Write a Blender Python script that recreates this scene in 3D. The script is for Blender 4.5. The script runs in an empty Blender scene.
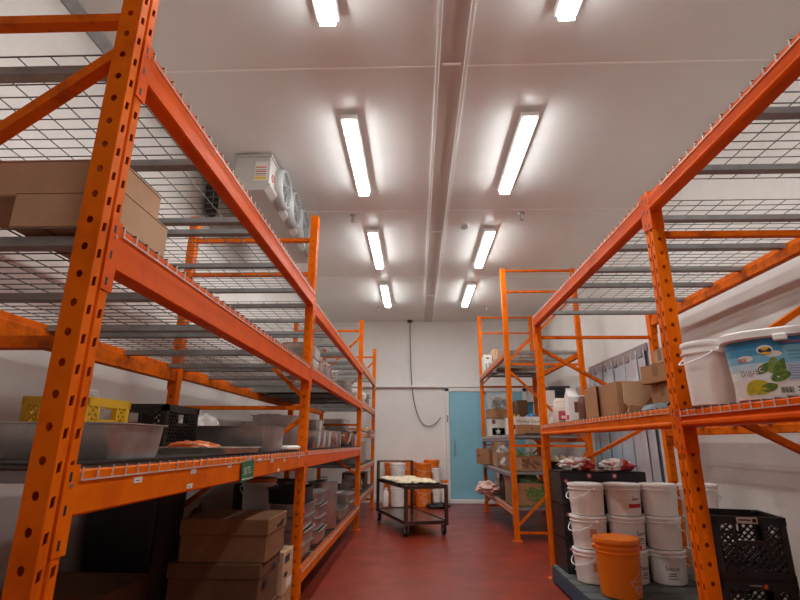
import bpy, math, random
from mathutils import Vector, Matrix, noise

random.seed(7)
PI = math.pi
C = bpy.context.scene.collection

# ------------------------------------------------------------------ materials
def lin(r, g, b):
    return tuple(((c/255)/12.92 if c/255 <= .04045 else ((c/255+.055)/1.055)**2.4) for c in (r, g, b))+(1,)

MATS = {}
def mat(name, rgb, rough=.5, metal=0., spot=None, scale=8., amt=.5, bump=0., bscale=60., spec=.5, trans=0., alpha=1., emit=None, estr=0.):
    """plain surface; spot = second colour mixed in by noise (dirt and wear with a shape of its own)"""
    if name in MATS: return MATS[name]
    m = bpy.data.materials.new(name); m.use_nodes = True
    nt = m.node_tree; b = nt.nodes['Principled BSDF']
    b.inputs['Base Color'].default_value = lin(*rgb)
    b.inputs['Roughness'].default_value = rough
    b.inputs['Metallic'].default_value = metal
    b.inputs['Specular IOR Level'].default_value = spec
    b.inputs['Transmission Weight'].default_value = trans
    b.inputs['Alpha'].default_value = alpha
    tc = nt.nodes.new('ShaderNodeTexCoord')
    if spot:
        n = nt.nodes.new('ShaderNodeTexNoise'); n.inputs['Scale'].default_value = scale
        n.inputs['Detail'].default_value = 5; n.inputs['Roughness'].default_value = .65
        nt.links.new(tc.outputs['Object'], n.inputs['Vector'])
        r = nt.nodes.new('ShaderNodeValToRGB')
        r.color_ramp.elements[0].position = .62-.3*amt if amt < .7 else .47; r.color_ramp.elements[1].position = .80-.12*amt if amt < .7 else .54
        r.color_ramp.elements[0].color = lin(*rgb); r.color_ramp.elements[1].color = lin(*spot)
        nt.links.new(n.outputs['Fac'], r.inputs['Fac']); nt.links.new(r.outputs['Color'], b.inputs['Base Color'])
    if bump:
        n2 = nt.nodes.new('ShaderNodeTexNoise'); n2.inputs['Scale'].default_value = bscale
        nt.links.new(tc.outputs['Object'], n2.inputs['Vector'])
        bp = nt.nodes.new('ShaderNodeBump'); bp.inputs['Strength'].default_value = bump; bp.inputs['Distance'].default_value = .01
        nt.links.new(n2.outputs['Fac'], bp.inputs['Height']); nt.links.new(bp.outputs['Normal'], b.inputs['Normal'])
    if emit:
        b.inputs['Emission Color'].default_value = lin(*emit); b.inputs['Emission Strength'].default_value = estr
    MATS[name] = m
    return m

ORANGE = mat('orange_paint', (234, 110, 10), .45, spot=(206, 86, 8), scale=5, amt=.5, bump=.05, bscale=40, spec=.05)
ORANGE_WORN = mat('orange_paint_worn', (228, 106, 16), .48, spot=(150, 66, 22), scale=9, amt=.45, spec=.05)
RED_ORANGE = mat('red_orange_paint', (230, 92, 8), .42, spot=(204, 74, 8), scale=4, amt=.5, spec=.06)
PALE_ORANGE = mat('hazed_orange_paint', (224, 136, 88), .45, spot=(214, 108, 52), scale=5, amt=.5, spec=.3)  # orange with pale haze and reflected light painted in
MAUVE = mat('grey_mauve_reflection', (142, 122, 132), .45, spot=(120, 98, 104), scale=6)  # greyish mauve is reflected light painted onto two far rack beams
GALV = mat('galvanised_steel', (152, 154, 152), .5, .0, spot=(130, 132, 130), scale=14)
WIRE = mat('zinc_wire', (98, 94, 90), .45, .3)
WIRE_EDGE = mat('bright_zinc_wire', (206, 198, 188), .4, .3)
STEEL = mat('stainless_steel', (216, 212, 208), .18, .85, spot=(190, 184, 180), scale=6)
STEEL_DULL = mat('dull_stainless_steel', (196, 192, 188), .33, .75, spot=(164, 158, 154), scale=7)
ALU = mat('sheet_aluminium', (206, 202, 196), .4, .6, spot=(176, 170, 164), scale=9)
CARD = mat('cardboard', (172, 128, 92), .85, spot=(156, 112, 78), scale=3, amt=.5, bump=.05, bscale=90, spec=.2)
CARD_DARK = mat('shaded_brown_cardboard', (106, 74, 52), .85, spot=(92, 62, 42), scale=3, amt=.5, spec=.2)  # brown, with the shade under the left rack painted in darker
CARD_PALE = mat('pale_cardboard', (196, 160, 128), .85, spot=(180, 142, 110), scale=3, amt=.5, spec=.2)
TAPE = mat('packing_tape', (150, 112, 78), .25)
PAPER = mat('white_paper', (226, 222, 214), .7, spec=.2)
INK = mat('black_ink', (28, 26, 28), .6)
RED_INK = mat('red_ink', (196, 40, 40), .6)
GREEN_INK = mat('green_ink', (76, 108, 52), .6, spot=(140, 150, 70), scale=22, amt=.6)
ORANGE_INK = mat('orange_ink', (216, 92, 36), .6)
YELLOW_INK = mat('yellow_ink', (232, 184, 40), .6)
PINK_INK = mat('pink_ink', (206, 64, 96), .6)
DIM_PINK = mat('dull_pink_ink', (168, 58, 80), .6)
BROWN_INK = mat('brown_ink', (118, 80, 56), .7)
BLUE_INK = mat('navy_ink', (38, 46, 70), .6)
WHITE_PL = mat('white_plastic', (244, 241, 237), .4, spot=(234, 229, 224), scale=4)
PINKISH_PL = mat('off_white_plastic', (240, 232, 225), .42, spot=(230, 219, 211), scale=4)
PALLET_TOP = mat('weathered_shaded_board', (70, 76, 76), .75, spot=(96, 88, 76), scale=5, amt=.5, bump=.2)  # weathered grey boards, pail shadow painted into the dark base
ORANGE_PL = mat('orange_plastic', (238, 122, 16), .42)
BLACK_PL = mat('black_plastic', (26, 25, 26), .42, spot=(38, 36, 36), scale=10)
YELLOW_PL = mat('yellow_plastic', (226, 176, 22), .45)
BLUE_PALLET = mat('blue_painted_wood', (34, 84, 108), .6, spot=(70, 78, 78), scale=9, amt=.6, bump=.2)
CLEAR = mat('clear_plastic_film', (226, 224, 220), .2, alpha=.24, spot=(240, 236, 232), scale=12)
BAG_WHITE = mat('white_plastic_bag', (220, 212, 206), .45, spot=(196, 186, 178), scale=14, amt=.6)
BAG_PINK = mat('pinkish_plastic_bag', (216, 176, 166), .4, spot=(190, 120, 96), scale=7, amt=.6)
BAG_RED = mat('red_and_white_bag', (232, 220, 214), .4, spot=(186, 40, 34), scale=6, amt=.75)
BAG_ORANGE = mat('orange_bag', (226, 108, 40), .45, spot=(236, 176, 140), scale=9, amt=.5)
LEAF = mat('green_leaves', (92, 124, 74), .6, spot=(150, 172, 120), scale=12, amt=.7)
HERB = mat('dark_herbs', (54, 56, 36), .8, spot=(84, 80, 48), scale=20, amt=.6)
BREAD = mat('pale_dough', (226, 212, 180), .8, spot=(206, 188, 150), scale=14, amt=.6, bump=.3, bscale=40)
CART_METAL = mat('dark_cart_metal', (104, 82, 74), .24, .6, spot=(78, 60, 54), scale=5)
RUBBER = mat('black_rubber', (24, 23, 22), .7)
PEACH_PL = mat('peach_liquid_jug', (196, 96, 40), .3)
BLUE_DOOR = mat('pale_blue_door', (138, 196, 214), .42, spot=(130, 188, 206), scale=2)
TEAL = mat('teal_plastic', (60, 130, 150), .45)
GREEN_TAG = mat('green_card', (36, 104, 66), .5)
GREY_SHEET = mat('grey_evaporator_panel', (196, 192, 186), .45, .15)
GREY_FAN = mat('grey_fan_plastic', (178, 178, 176), .45)
DIFF = mat('lit_diffuser', (255, 250, 240), .4, emit=(246, 250, 250), estr=30.0)
DIFF_SIDE = mat('lit_diffuser_side', (255, 250, 240), .4, emit=(246, 250, 250), estr=6.0)

def room_mat(name, rgb, kind):
    m = bpy.data.materials.new(name); m.use_nodes = True
    nt = m.node_tree; N = nt.nodes; L = nt.links; b = N['Principled BSDF']
    tc = N.new('ShaderNodeTexCoord')
    n = N.new('ShaderNodeTexNoise'); n.inputs['Scale'].default_value = 1.3 if kind != 'floor' else 2.2
    n.inputs['Detail'].default_value = 8; n.inputs['Roughness'].default_value = .7
    L.new(tc.outputs['Object'], n.inputs['Vector'])
    r = N.new('ShaderNodeValToRGB')
    r.color_ramp.elements[0].position = .35; r.color_ramp.elements[1].position = .7
    L.new(n.outputs['Fac'], r.inputs['Fac']); L.new(r.outputs['Color'], b.inputs['Base Color'])
    k = {'floor': .72, 'ceiling': .97, 'panel': .96, 'block': .93}[kind]
    r.color_ramp.elements[0].color = lin(*rgb); r.color_ramp.elements[1].color = lin(*(c*k for c in rgb))
    if kind == 'floor':
        b.inputs['Roughness'].default_value = .33
        r2 = N.new('ShaderNodeMapRange'); r2.inputs['To Min'].default_value = .2; r2.inputs['To Max'].default_value = .5
        L.new(n.outputs['Fac'], r2.inputs['Value']); L.new(r2.outputs['Result'], b.inputs['Roughness'])
        n2 = N.new('ShaderNodeTexNoise'); n2.inputs['Scale'].default_value = 30
        L.new(tc.outputs['Object'], n2.inputs['Vector'])
        bp = N.new('ShaderNodeBump'); bp.inputs['Strength'].default_value = .12; bp.inputs['Distance'].default_value = .004
        L.new(n2.outputs['Fac'], bp.inputs['Height']); L.new(bp.outputs['Normal'], b.inputs['Normal'])
    elif kind == 'block':
        b.inputs['Roughness'].default_value = .55
        mp = N.new('ShaderNodeMapping'); mp.inputs['Rotation'].default_value = (PI/2, 0, PI/2)
        sx = N.new('ShaderNodeSeparateXYZ'); cx = N.new('ShaderNodeCombineXYZ')
        L.new(tc.outputs['Object'], sx.inputs[0]); L.new(sx.outputs['Y'], cx.inputs['X']); L.new(sx.outputs['Z'], cx.inputs['Y'])
        br = N.new('ShaderNodeTexBrick'); br.inputs['Scale'].default_value = 1
        br.inputs['Brick Width'].default_value = .4; br.inputs['Row Height'].default_value = .2
        br.inputs['Mortar Size'].default_value = .008; br.inputs['Mortar Smooth'].default_value = .6
        L.new(cx.outputs[0], br.inputs['Vector'])
        bp = N.new('ShaderNodeBump'); bp.inputs['Strength'].default_value = .10; bp.inputs['Distance'].default_value = .006; bp.invert = True
        L.new(br.outputs['Fac'], bp.inputs['Height']); L.new(bp.outputs['Normal'], b.inputs['Normal'])
    else:
        b.inputs['Roughness'].default_value = .3 if kind == 'ceiling' else .5
    MATS[name] = m
    return m

CEIL_M = room_mat('white_ceiling_panel', (236, 235, 231), 'ceiling')
WALL_M = room_mat('white_wall_panel', (238, 236, 232), 'panel')
BLOCK_M = room_mat('white_painted_block', (220, 214, 207), 'block')
FLOOR_M = room_mat('oxblood_floor_paint', (148, 50, 30), 'floor')

# ------------------------------------------------------------------ mesh builder
class MB:
    def __init__(s): s.v = []; s.f = []; s.m = []; s.mats = []
    def mi(s, m):
        if m not in s.mats: s.mats.append(m)
        return s.mats.index(m)
    def add(s, vs, fs, m, M=None):
        o = len(s.v); i = s.mi(m)
        s.v += [tuple(M @ Vector(p)) if M else tuple(p) for p in vs]
        for f in fs: s.f.append([o+k for k in f]); s.m.append(i)
        return s
    def box(s, x0, x1, y0, y1, z0, z1, m, M=None, bev=0.):
        if x0 > x1: x0, x1 = x1, x0
        if bev:
            b = min(bev, (x1-x0)*.45, (y1-y0)*.45, (z1-z0)*.45)
            loops = []
            for z, i in ((z0, b), (z0+b, 0), (z1-b, 0), (z1, b)):
                loops.append([(x0+b+0, y0+i, z), (x1-b, y0+i, z), (x1-i, y0+b, z), (x1-i, y1-b, z), (x1-b, y1-i, z), (x0+b, y1-i, z), (x0+i, y1-b, z), (x0+i, y0+b, z)])
            return s.loft(loops, m, M, True, True)
        v = [(x, y, z) for z in (z0, z1) for x, y in ((x0, y0), (x1, y0), (x1, y1), (x0, y1))]
        return s.add(v, [(3, 2, 1, 0), (4, 5, 6, 7), (0, 1, 5, 4), (1, 2, 6, 5), (2, 3, 7, 6), (3, 0, 4, 7)], m, M)
    def loft(s, loops, m, M=None, cap0=False, cap1=False):
        n = len(loops[0]); vs = [p for l in loops for p in l]; fs = []
        for a in range(len(loops)-1):
            for k in range(n):
                j = (k+1) % n
                fs.append((a*n+k, a*n+j, (a+1)*n+j, (a+1)*n+k))
        if cap0: fs.append(tuple(reversed(range(n))))
        if cap1: fs.append(tuple(range((len(loops)-1)*n, len(loops)*n)))
        return s.add(vs, fs, m, M)
    def bar(s, p, q, w, h, m, up=(0, 0, 1)):
        """rectangular bar from p to q; w across, h along 'up'"""
        p, q = Vector(p), Vector(q); d = (q-p).normalized(); u = Vector(up)
        if abs(d.dot(u)) > .98: u = Vector((1, 0, 0))
        a = d.cross(u).normalized(); b = a.cross(d)
        l = [[tuple(e+a*w/2*i+b*h/2*j) for i, j in ((-1, -1), (1, -1), (1, 1), (-1, 1))] for e in (p, q)]
        return s.loft(l, m, None, True, True)
    def tube(s, pts, r, m, n=8, M=None, cap=True):
        pts = [Vector(p) for p in pts]; loops = []; ref = None
        for i, p in enumerate(pts):
            d = (pts[min(i+1, len(pts)-1)]-pts[max(i-1, 0)]).normalized()
            if ref is None: ref = Vector((0, 0, 1)) if abs(d.z) < .9 else Vector((1, 0, 0))
            a = (ref-d*ref.dot(d)).normalized(); b = d.cross(a); ref = a
            rr = r[i] if isinstance(r, (list, tuple)) else r
            loops.append([tuple(p+a*rr*math.cos(2*PI*k/n)+b*rr*math.sin(2*PI*k/n)) for k in range(n)])
        return s.loft(loops, m, M, cap, cap)
    def lathe(s, prof, m, n=28, M=None, cap0=True, cap1=True, sx=1., sy=1.):
        loops = [[(r*sx*math.cos(2*PI*k/n), r*sy*math.sin(2*PI*k/n), z) for k in range(n)] for r, z in prof]
        return s.loft(loops, m, M, cap0, cap1)
    def build(s, name, parent=None, smooth=False, mods=None):
        me = bpy.data.meshes.new(name); me.from_pydata(s.v, [], s.f)
        for m in s.mats: me.materials.append(m)
        me.polygons.foreach_set('material_index', s.m)
        if smooth:
            me.polygons.foreach_set('use_smooth', [True]*len(s.f))
            try: me.set_sharp_from_angle(angle=math.radians(38))
            except Exception: pass
        me.update()
        o = bpy.data.objects.new(name, me); C.objects.link(o)
        if parent: o.parent = parent
        return o

def thing(name, label, cat, loc=(0, 0, 0), rz=0, group=None, rx=0, ry=0):
    o = bpy.data.objects.new(name, None); o.empty_display_size = .05; C.objects.link(o)
    o.location = loc; o.rotation_euler = (rx, ry, rz); o['label'] = label; o['category'] = cat
    if group: o['group'] = group
    return o
def tag(o, label, cat, group=None, kind=None):
    o['label'] = label; o['category'] = cat
    if group: o['group'] = group
    if kind: o['kind'] = kind
    return o
def struct(name, mb, label, cat, smooth=False):
    o = mb.build(name, None, smooth); o['kind'] = 'structure'; o['label'] = label; o['category'] = cat
    return o
def dup(root, loc, rz=None, label=None, group=None):
    r = root.copy(); C.objects.link(r); r.location = loc
    if rz is not None: r.rotation_euler = (0, 0, rz)
    if label: r['label'] = label
    if group: r['group'] = group
    for ch in list(root.children):
        c = ch.copy(); C.objects.link(c); c.parent = r
        for g in list(ch.children):
            d = g.copy(); C.objects.link(d); d.parent = c
    return r

def rrect(hx, hy, r, z, n=4, cx=0, cy=0):
    r = min(r, hx*.99, hy*.99); pts = []
    for q, (sx, sy) in enumerate(((1, -1), (1, 1), (-1, 1), (-1, -1))):
        for k in range(n+1):
            a = -PI/2+q*PI/2+k*PI/2/n
            pts.append((cx+sx*(hx-r)+r*math.cos(a), cy+sy*(hy-r)+r*math.sin(a), z))
    return pts

TXT = {}
def text_geo(s, size):
    """flat lettering as (verts, faces), centred, in the XY plane"""
    if (s, size) in TXT: return TXT[s, size]
    cu = bpy.data.curves.new('lettering', 'FONT'); cu.body = s; cu.size = size; cu.align_x = 'CENTER'; cu.align_y = 'CENTER'
    cu.resolution_u = 2
    o = bpy.data.objects.new('lettering', cu); C.objects.link(o)
    dg = bpy.context.evaluated_depsgraph_get(); me = o.evaluated_get(dg).to_mesh()
    g = ([tuple(v.co) for v in me.vertices], [tuple(p.vertices) for p in me.polygons])
    o.evaluated_get(dg).to_mesh_clear(); bpy.data.objects.remove(o); bpy.data.curves.remove(cu)
    TXT[s, size] = g
    return g
def put_text(mb, s, size, m, M):
    v, f = text_geo(s, size); return mb.add(v, f, m, M)
# frames that stand a flat mark on a face: toward -Y (front), toward -X, toward +X
def FRONT(x, y, z, roll=0): return Matrix.Translation((x, y, z)) @ Matrix.Rotation(PI/2, 4, 'X') @ Matrix.Rotation(roll, 4, 'Z')
def TO_MX(x, y, z, roll=0): return Matrix.Translation((x, y, z)) @ Matrix.Rotation(-PI/2, 4, 'Z') @ Matrix.Rotation(PI/2, 4, 'X') @ Matrix.Rotation(roll, 4, 'Z')
def TO_PX(x, y, z, roll=0): return Matrix.Translation((x, y, z)) @ Matrix.Rotation(PI/2, 4, 'Z') @ Matrix.Rotation(PI/2, 4, 'X') @ Matrix.Rotation(roll, 4, 'Z')

# ------------------------------------------------------------------ room
STRIP = mat('grey_white_strip', (206, 198, 191), .4)
SEAM = mat('white_seam_sealant', (250, 246, 240), .5)
XW0, XW1, YB, YF, ZC = -2.17, 2.68, -2.6, 10.89, 3.84
struct('floor', MB().box(XW0-.1, XW1+.1, YB-.1, YF+.1, -.1, 0, FLOOR_M), 'glossy oxblood red painted concrete floor', 'floor')
mb = MB()
ys = [YB-.1, -1.95, .52, 2.99, 5.32, 7.75, YF+.1]
for a, b in zip(ys, ys[1:]): mb.box(XW0-.1, XW1+.1, a, b, ZC, ZC+.1, CEIL_M)
for y in ys[1:-1]: mb.box(XW0, XW1, y-.008, y+.008, ZC-.003, ZC, SEAM)
struct('ceiling', mb, 'white insulated panel ceiling with cross seams', 'ceiling')
struct('wall_left', MB().box(XW0-.1, XW0, YB-.1, YF+.1, 0, ZC, BLOCK_M), 'white painted wall behind the left rack', 'wall')
struct('wall_right', MB().box(XW1, XW1+.1, YB-.1, YF+.1, 0, ZC, BLOCK_M), 'white painted wall behind the right racks', 'wall')
struct('wall_back', MB().box(XW0, XW1, YF, YF+.1, 0, ZC, WALL_M), 'white panel wall at the far end of the room', 'wall')
struct('wall_front', MB().box(XW0, XW1, YB-.1, YB, 0, ZC, WALL_M), 'white panel wall behind the viewpoint', 'wall')
mb = MB()
for x0, x1 in ((.150, .178), (.356, .384)):
    mb.box(x0, x1, YB, YF, ZC-.022, ZC, WALL_M, bev=.004)
mb.box(.178, .356, YB, YF, ZC-.006, ZC, STRIP)
for y in (2.95, 5.9, 8.8): mb.box(.20, .335, y, y+.02, ZC-.012, ZC-.006, SEAM)
struct('trim_1', mb, 'long pale joint cover strip down the middle of the ceiling', 'ceiling trim')
mb = MB()
mb.box(-2.17, 2.68, YF-.09, YF, 2.345, 2.395, WALL_M, bev=.008)
struct('trim_2', mb, 'horizontal white rail across the far wall above the door', 'wall trim')
mb = MB()
mb.loft([[(XW0, y, ZC-.06), (XW0+.012, y, ZC-.06), (XW0+.06, y, ZC-.012), (XW0+.06, y, ZC), (XW0, y, ZC)] for y in (YB, YF)], GALV, None, True, True)
struct('trim_3', mb, 'grey cove strip where the left wall meets the ceiling', 'ceiling trim')
mb = MB()
mb.loft([[(XW1, y, ZC), (XW1-.05, y, ZC), (XW1-.05, y, ZC-.012), (XW1-.012, y, ZC-.05), (XW1, y, ZC-.05)] for y in (YB, YF)], WALL_M, None, True, True)
struct('trim_4', mb, 'white cove strip where the right wall meets the ceiling', 'ceiling trim')
mb = MB(); mb.box(-.9, .62, YF-.05, YF, 0, .10, WALL_M, bev=.01)
struct('baseboard_back', mb, 'white curb along the foot of the far wall', 'baseboard')

# blue sliding door in the far wall
d = MB(); d.box(.70, 2.28, YF-.055, YF-.004, .085, 2.26, BLUE_DOOR, bev=.01)
door = struct('door_1', d, 'pale blue cold room door in the far wall', 'door')
m = MB()
m.box(.62, .70, YF-.075, YF, .0, 2.35, WALL_M, bev=.006); m.box(2.28, 2.37, YF-.075, YF, 0, 2.35, WALL_M, bev=.006)
m.box(.62, 2.37, YF-.075, YF, 2.26, 2.34, WALL_M, bev=.006)
m.build('door_frame', door)
m = MB(); m.box(.66, 2.3, YF-.12, YF-.06, 0, .085, WALL_M, bev=.012); m.build('door_threshold', door)
m = MB(); m.tube([(.80, YF-.06, .95), (.80, YF-.10, .95), (.80, YF-.10, 1.25), (.80, YF-.06, 1.25)], .011, GALV); m.build('door_handle', door, True)
m = MB(); m.box(.645, .675, YF-.1, YF-.075, 1.62, 1.76, GALV, bev=.006); m.build('door_latch', door)

# doorway with a strip curtain in the right wall
m = MB(); VINYL = mat('grey_vinyl_strip', (200, 206, 214), .15, trans=.35, spot=(172, 178, 190), scale=1.2, amt=.5)
HEAD = mat('mauve_grey_header', (138, 122, 120), .5)
mo = MB(); mo.box(XW1-.03, XW1, 5.70, 7.66, 2.22, 2.32, HEAD, bev=.008)
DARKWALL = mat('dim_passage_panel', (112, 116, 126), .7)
opening = struct('door_2', mo, 'doorway in the right wall hung with grey vinyl strips', 'doorway')
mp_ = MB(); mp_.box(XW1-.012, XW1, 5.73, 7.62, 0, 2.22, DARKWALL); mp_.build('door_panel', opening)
for i in range(10):
    y = 5.73+i*.189
    loops = []
    for z in (0.04, .6, 1.2, 1.8, 2.26):
        w = .012*math.sin(z*2+i)
        loops.append([(XW1-.04-.012*(i % 2)+w*.4-.004*math.cos((t-.5)*3), y+.2*t, z) for t in (0, .25, .5, .75, 1)] +
                     [(XW1-.037-.012*(i % 2)+w*.4-.004*math.cos((t-.5)*3), y+.2*t, z) for t in (1, .75, .5, .25, 0)])
    sm = MB(); sm.loft(loops, VINYL, None, True, True)
    sm.box(XW1-.062, XW1-.03, y+.03, y+.15, 2.16, 2.27, HEAD, bev=.01)
    sm.build('curtain_strip', opening, True)

# ------------------------------------------------------------------ ceiling fittings
def make_fixture():
    t = thing('ceiling_light', '', 'ceiling light')
    m = MB(); m.box(-.074, .074, -.630, .630, -.048, .0, WHITE_PL, bev=.008); m.build('housing', t)
    m = MB()
    prof = [(-.050, -.0485), (-.054, -.062), (-.042, -.085), (0, -.094), (.042, -.085), (.054, -.062), (.050, -.0485)]
    n_ = len(prof); vs = [(x, y, z) for y in (-.610, .610) for x, z in prof]
    for k in range(n_):
        j = (k+1) % n_; m.add([vs[k], vs[j], vs[n_+j], vs[n_+k]], [(0, 1, 2, 3)], DIFF if k in (1, 2, 3, 4) else DIFF_SIDE)
    m.build('diffuser', t)
    for s in (-1, 1):
        m = MB(); a, b = sorted((s*.610, s*.622)); m.box(-.052, .052, a, b, -.090, -.0485, DIFF_SIDE, bev=.008); m.build('end_cap', t)
        m = MB(); m.box(-.02, .02, s*.42-.02, s*.42+.02, 0, .032, WHITE_PL); m.build('mounting_bracket', t)
    return t
fx = make_fixture()
rows = ['one nearest the viewpoint', 'second one from the viewpoint', 'third one from the viewpoint', 'one closest to the far wall']
first = True
for side, xx in (('left', -.55), ('right', .945)):
    for k, yy in enumerate((1.87, 4.10, 6.39, 8.61)):
        lab = 'lit white linear ceiling light %s the joint strip, %s' % ('left of' if side == 'left' else 'right of', rows[k])
        if first: f = fx; first = False; f.location = (xx, yy, ZC-.032); f['label'] = lab; f['group'] = 'ceiling lights'
        else: dup(fx, (xx, yy, ZC-.032), 0, lab, 'ceiling lights')
for side, xx in (('right', .945),):
    dup(fx, (xx, -.38, ZC-.032), 0, 'lit white linear ceiling light %s of the joint strip, just behind the viewpoint' % side, 'ceiling lights')
def sprinkler(x, y, label):
    t = thing('sprinkler_head', label, 'sprinkler', (x, y, ZC), 0, 'ceiling sprinklers')
    m = MB(); m.lathe([(.03, -.012), (.038, -.004), (.038, 0)], STEEL_DULL, 14); m.build('escutcheon', t, True)
    m = MB(); m.lathe([(.009, -.085), (.012, -.06), (.012, -.012)], STEEL_DULL, 10)
    m.tube([(-.016, 0, -.04), (-.02, 0, -.06), (0, 0, -.085), (.02, 0, -.06), (.016, 0, -.04)], .004, STEEL_DULL, 6); m.build('nozzle', t, True)
    m = MB(); m.lathe([(.024, -.092), (.026, -.088), (.006, -.085)], STEEL_DULL, 12); m.build('deflector', t, True)
sprinkler(-.76, 5.42, 'dark sprinkler head on the ceiling left of the joint strip, between second and third lights')
sprinkler(1.27, 5.41, 'dark sprinkler head on the ceiling right of the joint strip, between second and third lights')
sprinkler(1.42, 9.6, 'small sprinkler head on the ceiling near the far wall, right of the lights')
sprinkler(-.77, 9.65, 'small sprinkler head on the ceiling near the far wall, left of the lights')
t = thing('smoke_detector', 'small round white smoke detector on the ceiling right of the joint strip', 'smoke detector', (.61, 5.74, ZC))
m = MB(); m.lathe([(.055, -.012), (.06, -.004), (.06, 0)], WHITE_PL, 20); m.build('base', t, True)
m = MB(); m.lathe([(.02, -.05), (.045, -.042), (.05, -.012)], GREY_FAN, 20); m.build('sensor_head', t, True)

# evaporator unit over the left rack
ev = thing('evaporator_unit', 'long grey refrigeration evaporator with four fans hung over the left rack', 'evaporator', (0, 0, 0))
EX0, EX1, EY0, EY1, EZ0, EZ1 = -1.71, -1.37, 4.07, 6.0, 3.455, 3.80
m = MB(); m.box(EX0, EX1, EY0, EY1, EZ0+.03, EZ1, GREY_SHEET, bev=.006); m.build('casing', ev)
m = MB(); m.box(EX0-.015, EX1+.012, EY0-.012, EY1+.012, EZ1, EZ1+.02, GREY_SHEET, bev=.005); m.build('top_flange', ev)
m = MB(); m.loft([[(EX0-.02, y, EZ0+.055), (EX0+.04, y, EZ0-.01), (EX1-.04, y, EZ0-.01), (EX1+.018, y, EZ0+.03), (EX1+.018, y, EZ0+.055)] for y in (EY0-.01, EY1+.01)], GREY_SHEET, None, True, True); m.build('drain_pan', ev)
m = MB()
for y in (EY0+.15, EY1-.15):
    for x in (EX0+.05, EX1-.05): m.box(x-.012, x+.012, y-.012, y+.012, EZ1, ZC, GALV)
m.build('hanger', ev)
for i, yy in enumerate((4.42, 4.86, 5.30, 5.74)):
    cz = 3.64
    M = Matrix.Translation((EX1, yy, cz)) @ Matrix.Rotation(PI/2, 4, 'Y')
    m = MB(); m.lathe([(.16, 0), (.208, .0), (.208, .035), (.198, .055), (.185, .075), (.178, .078), (.170, .07), (.165, .02)], GREY_FAN, 32, M, False, False); sh = m.build('fan_shroud', ev, True)
    m = MB()
    for rr in (.04, .075, .11, .145):
        m.tube([tuple(M @ Vector((rr*math.cos(a), rr*math.sin(a), .074))) for a in [2*PI*k/24 for k in range(25)]], .003, GALV, 5)
    for a in range(4):
        c_, s_ = math.cos(a*PI/4), math.sin(a*PI/4)
        m.tube([tuple(M @ Vector((-.17*c_, -.17*s_, .074))), tuple(M @ Vector((.17*c_, .17*s_, .074)))], .003, GALV, 5)
    m.build('fan_guard', sh)
    m = MB(); m.lathe([(.04, .01), (.045, .05), (.03, .066)], BLACK_PL, 16, M)
    for a in range(5):
        R = M @ Matrix.Rotation(a*2*PI/5, 4, 'Z')
        m.add([(.03, -.03, .04), (.14, -.05, .055), (.15, .04, .02), (.03, .03, .02), (.03, -.03, .044), (.14, -.05, .059), (.15, .04, .024), (.03, .03, .024)],
              [(0, 1, 2, 3), (7, 6, 5, 4), (0, 4, 5, 1), (1, 5, 6, 2), (2, 6, 7, 3), (3, 7, 4, 0)], GREY_FAN, R)
    m.build('fan_rotor', sh)
m = MB(); sx = EX1-.145
m.box(sx, sx+.12, EY0-.003, EY0, 3.545, 3.745, PAPER)
for z, mm, hgt in ((3.68, ORANGE_INK, .012), (3.655, INK, .006), (3.635, RED_INK, .01), (3.615, INK, .006), (3.60, RED_INK, .006), (3.56, YELLOW_INK, .026)):
    m.box(sx+.008, sx+.112, EY0-.004, EY0-.003, z, z+hgt, mm)
lb = m.build('warning_label', ev); lb['label'] = 'white and yellow warning label'
m = MB(); 
m.tube([(EX1+.002, EY0+.10+.035*math.cos(a), 3.62+.035*math.sin(a)) for a in [2*PI*k/16 for k in range(17)]], .005, RED_INK, 5); m.build('round_sticker', ev)

# loop of black insulated pipe on the left wall
t = thing('insulated_pipe', 'black insulated refrigerant pipe loop on the wall under the evaporator', 'pipe', (XW0+.07, 4.52, 3.60))
m = MB(); pts = []
for k in range(33):
    a = 2*PI*k/32; pts.append((0, .075*math.cos(a), .075*math.sin(a)+(.09 if math.sin(a) > 0 else -.09)))
m.tube(pts, .036, BLACK_PL, 12, None, False); m.build('insulation', t, True)
m = MB(); m.tube([(0, 0, -.16), (0, 0, .2)], .012, GALV, 8); m.tube([(-.06, 0, .05), (0, 0, .05)], .01, GALV, 8); m.build('pipe', t, True)

# black cable dropping from the ceiling to the door
t = thing('power_cable', 'black cable hanging from the ceiling along the far wall to the blue door', 'cable', (-.14, YF-.06, ZC))
m = MB(); m.box(-.055, .055, -.10, .03, -.035, 0, BLACK_PL, bev=.008); m.build('ceiling_box', t)
P = [(0, -.03, -.03), (.004, -.02, -.6), (.02, 0, -1.1), (.06, .01, -1.62), (.14, .01, -2.0), (.26, .01, -2.24), (.40, .01, -2.31), (.52, .01, -2.27), (.60, .0, -2.20), (.655, -.01, -2.13)]
sp = []
for i in range(len(P)-1):
    p0, p1, p2, p3 = [Vector(P[max(0, min(len(P)-1, k))]) for k in (i-1, i, i+1, i+2)]
    for q in range(6):
        u = q/6; sp.append(.5*((2*p1)+(p2-p0)*u+(2*p0-5*p1+4*p2-p3)*u*u+(3*p1-p0-3*p2+p3)*u**3))
sp.append(Vector(P[-1]))
m = MB(); m.tube(sp, .0085, BLACK_PL, 7); m.build('cord', t, True)

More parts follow.
